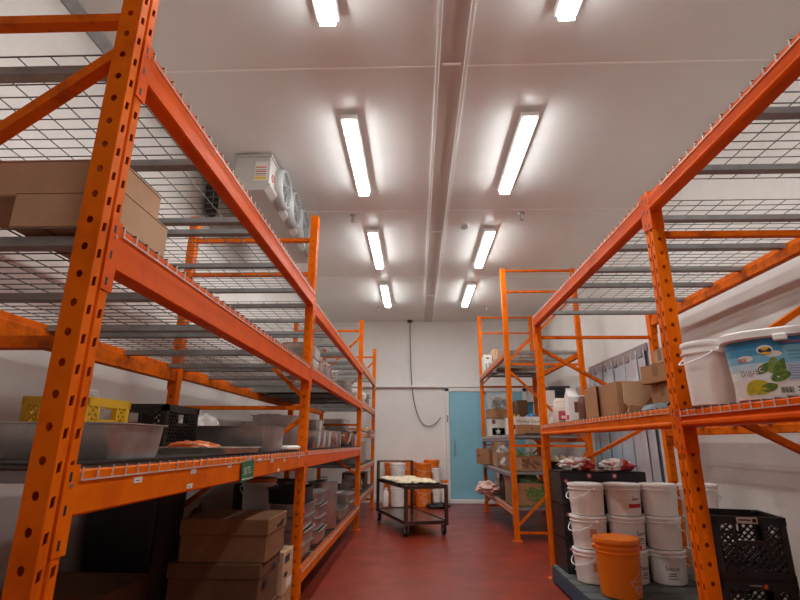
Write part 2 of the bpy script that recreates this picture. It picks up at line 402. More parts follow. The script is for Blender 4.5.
# ------------------------------------------------------------------ pallet racks
CW, CD, PITCH = .075, .060, .076
def hole_strip(mb, O, A, B, w, H, hole, mt, off=0.):
    """strip of width w along A and height H along B, one punched hole per pitch"""
    O, A, B = Vector(O), Vector(A), Vector(B)
    n = int((H-off)/PITCH)
    rows_ = [(0, off, False)] if off > 0 else []
    rows_ += [(off+k*PITCH, off+(k+1)*PITCH, True) for k in range(n)] + [(off+n*PITCH, H, False)]
    for z0, z1, h in rows_:
        if z1-z0 < 1e-5: continue
        if not h:
            mb.add([O+B*z0, O+A*w+B*z0, O+A*w+B*z1, O+B*z1], [(0, 1, 2, 3)], mt); continue
        zc = (z0+z1)/2; c = w/2
        if hole == 'd':
            inn = [(c-.008, -.015), (c+.0065, -.010), (c+.008, .015), (c-.0065, .010)]
            vs = [O+B*z0, O+A*w+B*z0, O+A*w+B*z1, O+B*z1]+[O+A*a+B*(zc+b) for a, b in inn]
            mb.add(vs, [(0, 1, 5, 4), (1, 2, 6, 5), (2, 3, 7, 6), (3, 0, 4, 7)], mt)
        else:
            r = .0092
            out = [(0, -1), (.5, -1), (1, -1), (1, 0), (1, 1), (.5, 1), (0, 1), (0, 0)]
            vs = [O+A*(a*w)+B*(zc+b*PITCH/2) for a, b in out]
            vs += [O+A*(c+r*math.cos(t_))+B*(zc+1.2*r*math.sin(t_)) for t_ in [(-135+45*k)*PI/180 for k in range(8)]]
            mb.add(vs, [(k, (k+1) % 8, 8+(k+1) % 8, 8+k) for k in range(8)], mt)

def column(rack, x, s, y0, H, mt):
    """punched C column; its outer face lies at x and faces s*X, spanning y0..y0+CW"""
    m = MB(); Z = (0, 0, 1); t3 = .031; g = CW-2*t3; b = -s
    if s > 0: sp = ((x, y0, 0), (x, y0+CW-t3, 0))
    else: sp = ((x, y0, 0), (x, y0+CW-t3, 0))
    for o in sp: hole_strip(m, o, (0, 1, 0), Z, t3, H, 'd', mt, .03)
    gx = x+b*.009
    m.add([(x, y0+t3, 0), (gx, y0+t3+.002, 0), (gx, y0+CW-t3-.002, 0), (x, y0+CW-t3, 0), (x, y0+t3, H), (gx, y0+t3+.002, H), (gx, y0+CW-t3-.002, H), (x, y0+CW-t3, H)],
          [(0, 1, 5, 4), (1, 2, 6, 5), (2, 3, 7, 6)], mt)
    for yy in (y0, y0+CW):
        hole_strip(m, (x, yy, 0), (b, 0, 0), Z, CD, H, 'r', mt, .045 if yy == y0 else .012)
        d_ = 1 if yy == y0 else -1
        m.add([(x+b*CD, yy, 0), (x+b*CD, yy+d_*.0374, 0), (x+b*CD, yy+d_*.0374, H), (x+b*CD, yy, H)], [(0, 1, 2, 3)], mt)
    o = m.build('upright', rack)
    md = o.modifiers.new('sheet', 'SOLIDIFY'); md.thickness = .0025; md.offset = 0
    f = MB(); cx = x+b*CD/2; f.box(cx-.06, cx+.06, y0-.02, y0+CW+.02, 0, .008, mt)
    for dx in (-.045, .045): f.lathe([(.010, .008), (.010, .02), (.006, .022)], STEEL_DULL, 8, Matrix.Translation((cx+dx, y0-.008, 0)))
    f.build('foot_plate', o)

def beam(rack, x, s, ya, yb, z, h, mt, stickers=(), rib=True):
    """step beam whose outer face lies just proud of x, top at z, with connector plates on both uprights"""
    f = s*.004; m = MB()
    pr = [(0, .006), (0, .022), (.003, .027), (.003, h-.030), (0, h-.024), (0, h-.004), (.004, h), (.030, h), (.034, h-.004), (.034, h-.038), (.052, h-.038), (.056, h-.042), (.056, .004), (.052, 0), (.006, 0)]
    if not rib: pr = [(0, .006), (0, .022), (0, .027), (0, h-.030), (0, h-.024), (0, h-.004)]+pr[6:]
    else: pr[1:4] = [(-.004, .012), (-.004, .022), (.004, .030)]
    loops = [[(x+f-s*px, y, z-h+pz) for px, pz in pr] for y in (ya+.004, yb-.004)]
    if s < 0: loops = [list(reversed(l)) for l in loops]
    m.loft(loops, mt, None, True, True)
    o = m.build('beam', rack)
    for ye, dy in ((ya, -1), (yb, 1)):
        c = MB(); y1 = ye+dy*.036
        c.box(x+s*.0005, x+s*.005, min(ye-dy*.012, y1), max(ye-dy*.012, y1), z-.19, z+.012, mt)
        ys_ = ye-dy*.0005
        c.box(x+s*.004, x-s*.062, min(ys_, ys_-dy*.004), max(ys_, ys_-dy*.004), z-.19, z+.012, mt)
        for zz in (z-.015, z-.09, z-.165): c.box(x+s*.005, x+s*.0058, ye+dy*.014, ye+dy*.022, zz-.011, zz+.011, INK)
        c.tube([(x+s*.004, ye+dy*.012, z-.035), (x+s*.009, ye+dy*.012, z-.035)], .005, STEEL, 8)
        c.build('beam_connector', o)
    for (sy, sz) in stickers:
        k = MB(); k.box(x+s*.001, x+s*.0055, sy-.022, sy+.022, sz-.008, sz+.008, PAPER); k.box(x+s*.0055, x+s*.0058, sy-.014, sy+.008, sz-.0025, sz-.0005, INK)
        k.build('price_sticker', o)
    return o

def brace(rack, y, p, q, mt, w=.038, hgt=.030):
    m = MB(); m.bar((p[0], y, p[1]), (q[0], y, q[1]), w, hgt, mt); m.build('brace', rack)

# wire decks (things that lie on the beams)
DECKS = {}
def deck(x, s, y0, y1, z, depth, label, group, fr=(.045, .48, .93)):
    """x = outer face of the front beam, runs back by depth; z = beam top"""
    key = (round(y1-y0, 3), round(depth, 3), s, fr)
    W = y1-y0
    if key in DECKS: return dup(DECKS[key], (x, y0, z), 0, label, group)
    t = thing('wire_deck', label, 'wire deck', (x, y0, z), 0, group)
    m = MB(); r = .0018; b = -s; zt = .0045
    def w(p, q, mm=WIRE): m.bar(p, q, 2*r, 2*r, mm)
    n = int(round(W/.0635))
    for k in range(n+1):
        yy = .006+(W-.012)*k/n
        w((s*.008, yy, zt), (b*(depth+.008), yy, zt))
        w((s*.008, yy, zt+r), (s*.008, yy, -.025), WIRE_EDGE); w((b*(depth+.008), yy, zt+r), (b*(depth+.008), yy, -.025), WIRE_EDGE)
    nx = int(round(depth/.112))
    for k in range(nx+1):
        xx = b*(.006+(depth-.012)*k/nx); w((xx, .003, zt-2*r+.001), (xx, W-.003, zt-2*r+.001))
    for xx in (s*.009, b*(depth+.009)): w((xx, .003, -.025), (xx, W-.003, -.025), WIRE_EDGE)
    m.build('mesh', t)
    for k in range(3):
        yy = W*fr[k]
        c = MB()
        for pr in ([(-.022, -.034), (-.022, -.006), (.022, -.006), (.022, -.034), (.018, -.037), (-.018, -.037)],):
            c.loft([[(xx, yy+py, pz) for py, pz in (pr if b > 0 else pr[::-1])] for xx in (b*.034, b*(depth-.034))], GALV, None, True, True)
        c.build('support_channel', t)
    DECKS[key] = t
    return t

XL, XLR = -.8316, -1.93
XR, XRR, XRR2 = 1.2352, 2.48, 2.31
LY = (1.163, 3.801, 7.515, 10.005)
RY = (-.236, 2.404, 5.043, 6.813, 9.621)

# ---- left rack
rl = thing('pallet_rack', 'long orange pallet rack of three bays along the left wall', 'pallet rack', (0, 0, 0))
for i, y in enumerate(LY):
    for x, s in ((XL, 1), (XLR, -1)): column(rl, x, s, y, 3.05, ORANGE)
    yc = y+CW/2; f, r = XL-.05, XLR+.05
    if i == 0: br = [((f, 2.445), (r, 2.445)), ((f, 1.43), (r, 1.43)), ((f, 2.33), (r, 1.47)), ((f, .55), (r, 1.36)), ((f, .15), (r, .15)), ((f, 2.9), (r, 2.9))]
    elif i == 1: br = [((f, 2.835), (r, 2.835)), ((f, 2.53), (r, 2.53)), ((f, 1.443), (r, 1.443)), ((f, 1.53), (r, 2.44)), ((f, 1.36), (r, .62)), ((f, .15), (r, .15))]
    else: br = [((f, 2.88), (r, 2.88)), ((f, 2.78), (r, 1.75)), ((f, 1.443), (r, 1.443)), ((f, .75), (r, 1.36)), ((f, .15), (r, .15))]
    for p, q in br: brace(rl, yc, p, q, ORANGE_WORN)
bays_l = ((0, ((2.368, .118, 'top'), (1.767, .126, 'middle'), (1.1235, .108, 'lower'))),
          (1, ((2.307, .105, 'top'), (1.775, .10, 'upper middle'), (1.125, .118, 'lower middle'), (.325, .10, 'bottom'))),
          (2, ((2.39, .11, 'top'), (1.81, .10, 'second from top'), (1.34, .075, 'third from top'), (.86, .09, 'fourth from top'), (.425, .11, 'bottom'))))
STK = ((1.523, 1.081), (1.90, 1.085), (2.266, 1.09), (2.70, 1.098), (2.93, 1.088), (3.205, 1.083), (3.60, 1.09), (1.88, 1.036), (3.08, 1.03))
bn = ('front bay', 'middle bay', 'back bay'); WD = {}
pos2 = ('near half', 'far half'); pos3 = ('near third', 'middle third', 'far third')
for bi, levels in bays_l:
    ya, yb = LY[bi]+CW, LY[bi+1]
    for z, h, nm in levels:
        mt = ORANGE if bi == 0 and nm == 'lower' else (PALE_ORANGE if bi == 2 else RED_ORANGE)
        if bi == 1 and nm == 'bottom': mt = ORANGE
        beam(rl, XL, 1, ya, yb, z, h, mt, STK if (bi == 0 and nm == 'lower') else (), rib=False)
        beam(rl, XLR, -1, ya, yb, z, h, ORANGE_WORN)
        nd = 3 if bi == 1 else 2
        w = (yb-ya-.02)/nd
        for k in range(nd):
            deck(XL, 1, ya+.012+k*w, ya+.008+(k+1)*w, z+.0005, XL-XLR, 'wire shelf deck, left rack %s, %s level, %s' % (bn[bi], nm, (pos3 if nd == 3 else pos2)[k]), 'wire decks on the racks')

# ---- right near rack
rr = thing('pallet_rack', 'tall orange pallet rack beside the stacked white pails on the right', 'pallet rack', (0, 0, 0))
for i, y in enumerate(RY[:3]):
    for x, s in ((XR, -1), (XRR, 1)): column(rr, x, s, y, 2.488 if s < 0 else 2.50, ORANGE)
    yc = y+CW/2; f, r = XR+.05, XRR-.05
    if i < 2: br = [((f, 2.25), (r, 2.25)), ((f, 1.45), (r, 2.15)), ((f, 1.42), (r, .83)), ((f, .15), (r, .15))]
    else: br = [((f, 2.25), (r, 2.25)), ((f, 2.13), (r, 1.46)), ((f, .87), (r, 1.43)), ((f, .15), (r, .15))]
    for p, q in br: brace(rr, yc, p, q, ORANGE_WORN)
for bi, (zt_, ht, zs, hs) in enumerate(((2.4625, .092, 1.340, .075), (2.474, .110, 1.360, .095))):
    ya, yb = RY[bi]+CW, RY[bi+1]
    for z, h, nm in ((zt_, ht, 'top'), (zs, hs, 'lower')):
        beam(rr, XR, -1, ya, yb, z, h, RED_ORANGE if (bi == 0 or nm == 'top') else ORANGE)
        beam(rr, XRR, 1, ya, yb, z, h, ORANGE_WORN)
        w = (yb-ya-.02)/2
        for k in range(2):
            if bi == 0 and nm == 'top': a_, b_ = (ya+.012, 1.02) if k == 0 else (1.03, 2.25)
            else: a_, b_ = ya+.012+k*w, ya+.008+(k+1)*w
            deck(XR, -1, a_, b_, z+.0005, XRR-XR, 'wire shelf deck, right pail-side rack %s, %s level, %s' % (('front bay', 'back bay')[bi], nm, pos2[k]), 'wire decks on the racks', (.20, .55, .89) if bi == 0 else (.15, .5, .85))

# ---- right far rack
rf = thing('pallet_rack', 'tall narrow orange rack of food boxes in front of the blue door', 'pallet rack', (0, 0, 0))
for i, y in enumerate(RY[3:]):
    for x, s in ((XR, -1), (XRR2, 1)): column(rf, x, s, y, 3.64, ORANGE)
    yc = y+CW/2; f, r = XR+.05, XRR2-.05
    for p, q in [((f, 3.615), (r, 3.615)), ((f, 3.295), (r, 3.295)), ((f, 2.24), (r, 2.24)), ((f, 1.157), (r, 1.157)), ((f, .10), (r, .10)),
                 ((f, 2.29), (r, 3.22)), ((f, 2.15), (r, 1.20)), ((f, .18), (r, 1.09))]: brace(rf, yc, p, q, ORANGE_WORN, .036, .028)
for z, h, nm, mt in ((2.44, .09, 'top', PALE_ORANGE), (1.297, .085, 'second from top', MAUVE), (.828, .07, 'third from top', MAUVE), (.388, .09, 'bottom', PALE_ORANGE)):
    ya, yb = RY[3]+CW, RY[4]
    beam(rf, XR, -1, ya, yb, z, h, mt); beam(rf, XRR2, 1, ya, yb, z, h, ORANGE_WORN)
    w = (yb-ya-.02)/2
    for k in range(2):
        deck(XR, -1, ya+.012+k*w, ya+.008+(k+1)*w, z+.0005, XRR2-XR, 'wire shelf deck, rack by the blue door, %s level, %s' % (nm, pos2[k]), 'wire decks on the racks')

# ------------------------------------------------------------------ kinds of goods
DT = .0085   # deck thickness above the beam top
def carton(label, x0, x1, y0, y1, z0, z1, mt=CARD, rz=0, lid=0., tape=True, name='cardboard_box', group=None, prints=(), cat='box'):
    cx, cy = (x0+x1)/2, (y0+y1)/2; hx, hy, h = (x1-x0)/2, (y1-y0)/2, z1-z0
    t = thing(name, label, cat, (cx, cy, z0), rz, group)
    m = MB(); m.box(-hx, hx, -hy, hy, 0, h-.004, mt, bev=.004)
    m.build('body', t)
    if lid:
        m = MB(); m.box(-hx-.008, hx+.008, -hy-.008, hy+.008, h-lid, h+.004, mt, bev=.005); m.build('lid', t)
    else:
        for s in (-1, 1):
            m = MB(); a, b = sorted((s*.003, s*hy)); m.box(-hx, hx, a, b, h-.004, h, mt); m.build('top_flap', t)
    if tape:
        zt_ = h+(.004 if lid else 0); hh = .008 if lid else 0
        m = MB(); m.box(-hx-hh-.001, hx+hh+.001, -.024, .024, zt_, zt_+.0012, TAPE); m.box(-hx-hh-.0014, -hx-hh-.0002, -.024, .024, zt_-.07, zt_+.001, TAPE); m.box(hx+hh+.0002, hx+hh+.0014, -.024, .024, zt_-.07, zt_+.001, TAPE)
        m.build('tape', t)
    if prints:
        m = MB()
        for p in prints: p(m, hx, hy, h, .008 if lid else 0)
        m.build('printing', t)
    return t
def p_text(s, size, mt, face='x', u=0, v=.5):
    def f(m, hx, hy, h, e):
        if face == 'x': put_text(m, s, size, mt, TO_PX(hx+e+.0012, u, v*h))
        elif face == '-x': put_text(m, s, size, mt, TO_MX(-hx-e-.0012, u, v*h))
        else: put_text(m, s, size, mt, FRONT(u, -hy-e-.0012, v*h))
    return f
def p_patch(mt, face, u0, u1, v0, v1):
    def f(m, hx, hy, h, e):
        if face == 'x': m.box(hx+e, hx+e+.0012, u0, u1, v0*h, v1*h, mt)
        elif face == '-x': m.box(-hx-e-.0012, -hx-e, u0, u1, v0*h, v1*h, mt)
        else: m.box(u0, u1, -hy-e-.0012, -hy-e, v0*h, v1*h, mt)
    return f
def p_leaf(mt, face, seed, u0, u1, v0, v1, n=14):
    def f(m, hx, hy, h, e):
        R = random.Random(seed)
        for k in range(n):
            u, v = R.uniform(u0, u1), R.uniform(v0, v1)*h; a = R.uniform(0, PI); L_, W_ = R.uniform(.04, .09), R.uniform(.012, .03)
            pts = [(L_*math.cos(q)*math.cos(a)-W_*math.sin(q)*math.sin(a), L_*math.cos(q)*math.sin(a)+W_*math.sin(q)*math.cos(a), .0006*k*.2) for q in [2*PI*j/10 for j in range(10)]]
            M = {'x': TO_PX(hx+e+.001, u, v), '-x': TO_MX(-hx-e-.001, u, v), 'y': FRONT(u, -hy-e-.001, v)}[face]
            m.add(pts, [tuple(range(10))], mt, M)
    return f

def open_box(label, x0, x1, y0, y1, z0, z1, mt=CARD, mouth='top', flaps=(.6, .6, .6, .6), rz=0, inside=None, group=None, rx=0, ry=0, prints=()):
    """open carton; mouth 'top' or 'front' (toward -Y); flaps are the opening angles from flat-shut, in half turns"""
    cx, cy = (x0+x1)/2, (y0+y1)/2; hx, hy, h = (x1-x0)/2, (y1-y0)/2, z1-z0; k = .004
    t = thing('open_cardboard_box', label, 'box', (cx, cy, z0), rz, group, rx, ry)
    m = MB()
    if mouth == 'top':
        m.box(-hx, hx, -hy, hy, 0, k, mt); m.box(-hx, hx, -hy, -hy+k, k, h, mt); m.box(-hx, hx, hy-k, hy, k, h, mt)
        m.box(-hx, -hx+k, -hy+k, hy-k, k, h, mt); m.box(hx-k, hx, -hy+k, hy-k, k, h, mt)
        m.build('body', t)
        for i, (ang, c, ax, ln, wd) in enumerate(((flaps[0], (-hx, 0, h), 'Y', hx, hy), (flaps[1], (hx, 0, h), 'Y', hx, hy), (flaps[2], (0, -hy, h), 'X', hy, hx), (flaps[3], (0, hy, h), 'X', hy, hx))):
            if not ang: continue
            s = (1, -1, 1, -1)[i]; f = MB(); M = Matrix.Translation(c)
            if ax == 'Y': f.box(0, s*ln*.9, -wd, wd, 0, k, mt, M @ Matrix.Rotation(-s*ang*PI, 4, 'Y'))
            else:
                a, b = sorted((0, s*ln*.9)); f.box(-wd, wd, a, b, 0, k, mt, M @ Matrix.Rotation(s*ang*PI, 4, 'X'))
            f.build('flap', t)
    else:
        m.box(-hx, hx, -hy, hy, 0, k, mt); m.box(-hx, hx, -hy, hy, h-k, h, mt); m.box(-hx, hx, hy-k, hy, k, h-k, mt)
        m.box(-hx, -hx+k, -hy, hy-k, k, h-k, mt); m.box(hx-k, hx, -hy, hy-k, k, h-k, mt)
        m.build('body', t)
        for i, (ang, c, ln) in enumerate(((flaps[0], (-hx, -hy, 0), hx), (flaps[1], (hx, -hy, 0), hx))):
            if not ang: continue
            s = (1, -1)[i]; f = MB(); f.box(0, s*ln*.9, 0, k, 0, h, mt, Matrix.Translation(c) @ Matrix.Rotation(-s*ang*PI, 4, 'Z')); f.build('flap', t)
        if flaps[2]:
            f = MB(); f.box(-hx, hx, 0, k, -h*.5, 0, mt, Matrix.Translation((0, -hy, h)) @ Matrix.Rotation(-flaps[2]*PI, 4, 'X')); f.build('flap', t)
    if prints:
        m = MB()
        for p in prints: p(m, hx, hy, h, 0)
        m.build('printing', t)
    return t

def pan(name, label, cat, x0, x1, y0, y1, z0, z1, mt=STEEL, taper=.025, lip=.012, rz=0, group=None, cover=False, handles=False, rx=0):
    cx, cy = (x0+x1)/2, (y0+y1)/2; hx, hy, h = (x1-x0)/2-lip, (y1-y0)/2-lip, z1-z0; k = .003
    t = thing(name, label, cat, (cx, cy, z0), rz, group, rx)
    r = min(.045, hx*.35, hy*.35); taper *= .25; m = MB()
    L_ = [rrect(hx-taper-.004, hy-taper-.004, r, 0), rrect(hx-taper, hy-taper, r, .012), rrect(hx, hy, r, h-.006), rrect(hx+lip, hy+lip, r+lip, h-.004), rrect(hx+lip, hy+lip, r+lip, h), rrect(hx-k, hy-k, r, h-.001),
          rrect(hx-taper-k, hy-taper-k, r, .014+k), rrect(hx-taper-.012, hy-taper-.012, r, k+.002)]
    m.loft(L_, mt, None, True, True); m.build('tray', t, True)
    if cover:
        m = MB(); m.loft([rrect(hx+lip*.9, hy+lip*.9, r+lip, h+.0005), rrect(hx+lip*.9, hy+lip*.9, r+lip, h+.004), rrect(hx-.01, hy-.01, r, h+.005), rrect(hx-.02, hy-.02, r, h+.014)], mt, None, True, True)
        o = m.build('lid', t, True)
        m = MB(); m.tube([(-.045, 0, h+.013), (-.04, 0, h+.032), (.04, 0, h+.032), (.045, 0, h+.013)], .005, mt, 8); m.build('lid_handle', o, True)
    if handles:
        for s in (-1, 1):
            m = MB(); X = s*(hx+lip-.002); m.tube([(X, -.06, h-.05), (X+s*.03, -.055, h-.045), (X+s*.03, .055, h-.045), (X, .06, h-.05)], .006, mt, 8); m.build('handle', t, True)
    return t

def pail(label, x, y, z, r, h, body=WHITE_PL, lid=WHITE_PL, rz=0, group=None, name='pail', cat='pail', ribs=False, marks=None, handle='down', lidless=False):
    """tapered round pail with snap lid and wire bail"""
    t = thing(name, label, cat, (x, y, z), rz, group); rb, rt = r*.86, r*.955
    def R(q): return rb+(rt-rb)*q/h
    m = MB(); prof = [(rb-.012, 0), (rb, .006)]
    if ribs: prof += [(R(h*.74), h*.74), (R(h*.74)+.006, h*.75), (R(h*.74)+.006, h*.765), (R(h*.80), h*.77), (R(h*.82), h*.82), (R(h*.82)+.006, h*.83), (R(h*.82)+.006, h*.845), (R(h*.86), h*.85), (R(h*.9), h*.90), (R(h*.9)+.005, h*.905)]
    else: prof += [(R(h*.80), h*.80), (R(h*.8)+.008, h*.81), (R(h*.8)+.008, h*.835), (R(h*.85), h*.84)]
    prof += [(R(h*.955), h*.955)]
    m.lathe(prof, body, 32); m.build('body', t, True)
    m = MB(); l0 = h*.91
    m.lathe([(r*.975, l0), (r, l0+.004), (r, h-.008), (r*.985, h-.002), (r*.93, h), (r*.90, h-.006), (r*.2, h-.006)], lid, 32); m.build('lid', t, True)
    zz = h*.83; m = MB(); rr_ = R(zz)+.012
    for s in (-1, 1):
        m = MB(); m.lathe([(.016, -.012), (.014, .012)], body, 10, Matrix.Translation((s*(rr_-.006), 0, zz)) @ Matrix.Rotation(PI/2, 4, 'Y'))
        m.build('handle_ear', t, True)
    m = MB(); pts = []
    tilt = math.radians(-62 if handle == 'down' else 20)
    for k in range(17):
        a = PI*k/16; px, pd = rr_*math.cos(a), (r*.95)*math.sin(a)
        bulge = math.sin(a)*max(0, r*1.02*math.sin(a)) if handle == 'down' else 0
        yy = -(math.sqrt(max(0, (r+.012)**2-px*px))) if handle == 'down' else -pd*math.cos(tilt)
        pts.append((px*1.01, yy if handle == 'down' else yy, zz-pd*.55 if handle == 'down' else zz+pd*math.sin(tilt)))
    m.tube(pts, .0035, WHITE_PL if body is not ORANGE_PL else WIRE_EDGE, 6); m.build('bail_handle', t, True)
    if marks:
        m = MB()
        for kind, a0, zc, sz, mt in marks:
            def wrap(vs, fs, mt):
                out = []
                for px, py, *_ in vs:
                    q = zc*h+py; rad = R(q)+.0015; a = a0-PI/2+px/rad
                    out.append((rad*math.cos(a), rad*math.sin(a), q))
                m.add(out, fs, mt)
            if kind == 'bar':
                W_, H_ = sz; n = 6
                vs = [(-W_/2+W_*i/n, s*H_/2) for i in range(n+1) for s in (-1, 1)]
                wrap(vs, [(2*i, 2*i+2, 2*i+3, 2*i+1) for i in range(n)], mt)
            elif kind == 'diamond':
                n = 6
                for W_, H_, mm in sz:
                    c_, s_ = math.cos(.6), math.sin(.6)
                    vs = [(x_*c_-y_*s_, x_*s_+y_*c_) for i in range(n+1) for x_, y_ in ((-W_/2+W_*i/n, -H_/2), (-W_/2+W_*i/n, H_/2))]
                    wrap(vs, [(2*i, 2*i+2, 2*i+3, 2*i+1) for i in range(n)], mm)
            else:
                v, f = text_geo(kind, sz); 
                wrap(v, f, mt)
        m.build('printing', t)
    return t

def crate(name, label, x0, x1, y0, y1, z0, z1, mt, rz=0, group=None, plate=None):
    """lattice-sided plastic crate with hand holes"""
    cx, cy = (x0+x1)/2, (y0+y1)/2; hx, hy, h = (x1-x0)/2, (y1-y0)/2, z1-z0
    t = thing(name, label, 'crate', (cx, cy, z0), rz, group); k = .012
    m = MB()
    m.box(-hx, hx, -hy, hy, 0, .014, mt, bev=.004)
    for sx in (-1, 1):
        for sy in (-1, 1):
            a = sorted((sx*hx, sx*(hx-.035))); b = sorted((sy*hy, sy*(hy-.035))); m.box(a[0], a[1], b[0], b[1], .01, h, mt, bev=.006)
    for sgn in (-1, 1):
        for ax, ln, off in (('x', hx, hy), ('y', hy, hx)):
            o = sgn*(off-k/2)
            def B(u0, u1, v0, v1):
                if ax == 'x': m.box(u0, u1, o-k/2, o+k/2, v0, v1, mt)
                else: m.box(o-k/2, o+k/2, u0, u1, v0, v1, mt)
            hh = .055
            B(-ln, ln, .0, h*.12); B(-ln, ln, h-.035, h); B(-hh-.012, -hh, h*.60, h-.035); B(hh, hh+.012, h*.60, h-.035); B(-hh-.012, hh+.012, h*.56, h*.62)
            for u0, u1, v0, v1 in ((-ln+.03, -hh-.008, h*.11, h-.034), (hh+.008, ln-.03, h*.11, h-.034), (-hh-.008, hh+.008, h*.11, h*.57)):
                st = .034; ht = v1-v0; n = int((u1-u0)/st)+1
                for d_ in (1, -1):
                    for i in range(-int(ht/st)-1, n+1):
                        pa, pb = (u0+i*st, v0), (u0+i*st+ht, v1)
                        if pa[0] < u0: pa = (u0, v0+(u0-pa[0]))
                        if pb[0] > u1: pb = (u1, v1-(pb[0]-u1))
                        if pb[0]-pa[0] < .008: continue
                        if d_ < 0: pa, pb = (u0+u1-pa[0], pa[1]), (u0+u1-pb[0], pb[1])
                        if ax == 'x': m.bar((pa[0], o, pa[1]), (pb[0], o, pb[1]), .007 if mt is YELLOW_PL else .014, .008, mt, (0, 0, 1))
                        else: m.bar((o, pa[0], pa[1]), (o, pb[0], pb[1]), .007 if mt is YELLOW_PL else .014, .008, mt, (0, 0, 1))
    m.build('basket', t)
    if plate:
        for (face, u0, u1, v0, v1, mm, txt, ts) in plate:
            q = MB()
            if face == 'y': q.box(u0, u1, -hy-.002, -hy+.001, v0*h, v1*h, mm); q.box(u0+.008, u1-.03, -hy-.0026, -hy-.002, (v0*.55+v1*.45)*h, (v0*.35+v1*.65)*h, INK if mm is PAPER else GALV); q.box(u1-.022, u1-.006, -hy-.0026, -hy-.002, (v0*.8+v1*.2)*h, (v0*.2+v1*.8)*h, INK if mm is PAPER else ORANGE_INK)
            q.build('name_plate', t)
    return t

def blob(name, label, cat, x, y, z, sx, sy, sz, mt, seed=1, amp=.25, freq=2.5, rz=0, group=None, flat=.75, twist=None):
    """soft crumpled bag or heap, flattened where it rests"""
    bm_v, bm_f = [], []
    n, k = 28, 16
    t = thing(name, label, cat, (x, y, z), rz, group) if twist else None
    for i in range(k+1):
        th = PI*i/k
        for j in range(n):
            ph = 2*PI*j/n
            p = Vector((math.sin(th)*math.cos(ph), math.sin(th)*math.sin(ph), math.cos(th)))
            q = 1+amp*(noise.noise(p*freq+Vector((seed*7.3, seed*3.1, 0)))+.5*noise.noise(p*freq*2.6+Vector((seed, 0, seed*5)))+.25*noise.noise(p*freq*6+Vector((0, seed*2, seed))))
            v = Vector((p.x*q*sx, p.y*q*sy, p.z*q*sz))
            v.z = max(v.z, -sz*flat)+sz*flat
            bm_v.append(tuple(v))
    for i in range(k):
        for j in range(n):
            a, b = i*n+j, i*n+(j+1) % n
            bm_f.append((a, a+n, b+n, b))
    m = MB(); m.add(bm_v, bm_f, mt)
    if twist:
        o = m.build('bag_body', t, True)
        m = MB(); h = sz*(1+flat); m.lathe([(.006, h*.86), (.012, h*.95), (.03, h*1.08), (.05, h*1.18)], twist, 12); m.build('gathered_neck', t, True)
        return t
    o = m.build(name, None, True); o.location = (x, y, z); o.rotation_euler = (0, 0, rz)
    return tag(o, label, cat, group)

def stockpot(label, x, y, z, r, h, lid=True, mt=STEEL_DULL, rz=0, group=None):
    t = thing('stockpot', label, 'pot', (x, y, z), rz, group)
    m = MB(); m.lathe([(r*.96, 0), (r, .01), (r, h-.006), (r+.007, h-.004), (r+.007, h), (r-.004, h), (r-.004, .01), (r*.2, .008)], mt, 32); m.build('pot', t, True)
    if lid:
        m = MB(); m.lathe([(r+.006, h+.001), (r+.006, h+.006), (r-.01, h+.010), (r*.3, h+.022)], mt, 32); o = m.build('lid', t, True)
        m = MB(); m.tube([(-.045, 0, h+.02), (-.035, 0, h+.045), (.035, 0, h+.045), (.045, 0, h+.02)], .006, mt, 8); m.build('lid_handle', o, True)
    for s in (-1, 1):
        m = MB(); m.tube([(s*r, -.05, h*.75), (s*(r+.035), -.045, h*.76), (s*(r+.035), .045, h*.76), (s*r, .05, h*.75)], .007, mt, 8); m.build('handle', t, True)
    return t
def bowl(label, x, y, z, r, h, mt=STEEL, group=None):
    m = MB(); P_ = [(r*.35, 0), (r*.62, h*.16), (r*.85, h*.5), (r*.96, h*.9), (r*1.03, h*.985), (r*1.03, h), (r*.945, h*.98), (r*.83, h*.5), (r*.6, h*.19), (r*.1, h*.04)]
    m.lathe(P_, mt, 32); o = m.build('mixing_bowl', None, True); o.location = (x, y, z)
    return tag(o, label, 'bowl', group)

#GOODS
# ------------------------------------------------------------------ left rack, front bay
Z1 = 1.767+DT
carton('lower flat brown carton of the pair on the middle deck behind the nearest upright', -1.165, -.842, 1.252, 1.515, Z1, Z1+.112, CARD_PALE, tape=False)
carton('long flat brown carton lying on the other on the middle deck behind the nearest upright', -1.42, -.885, 1.275, 1.52, Z1+.113, Z1+.232, CARD_PALE, tape=False)
Z1 = 1.1235+DT
def liner(label, x0, x1, y0, y1, z):
    m = MB(); m.loft([rrect((x1-x0)/2, (y1-y0)/2, .02, q, 3) for q in (0, .006)], BLACK_PL, None, True, True)
    o = m.build('shelf_liner', None); o.location = ((x0+x1)/2, (y0+y1)/2, z); tag(o, label, 'shelf liner', 'black shelf liners')
liner('flat black liner board covering the lower deck of the left rack front bay', -1.91, -.87, 1.26, 3.78, Z1)
liner('flat black liner board on the lower middle deck of the left rack middle bay', -1.91, -.9, 3.9, 7.48, 1.125+DT)
liner('flat black liner board at the far end of the left rack upper middle deck', -1.91, -.9, 5.8, 7.48, 1.775+DT)
Z1 += .0065
pan('hotel_pan', 'large steel hotel pan right behind the nearest left upright', 'steam pan', -1.45, -.872, 1.47, 1.80, Z1, Z1+.107, STEEL_DULL, .03, .014)
crate('milk_crate', 'yellow lattice plastic crate behind the steel hotel pan', -1.60, -1.325, 1.98, 2.28, Z1, Z1+.228, YELLOW_PL, rz=-.06)
blob('plastic_bag', 'crumpled clear bags sticking out of the yellow crate', 'bag', -1.46, 2.13, Z1+.016, .10, .105, .15, CLEAR, 4, .35, 3)
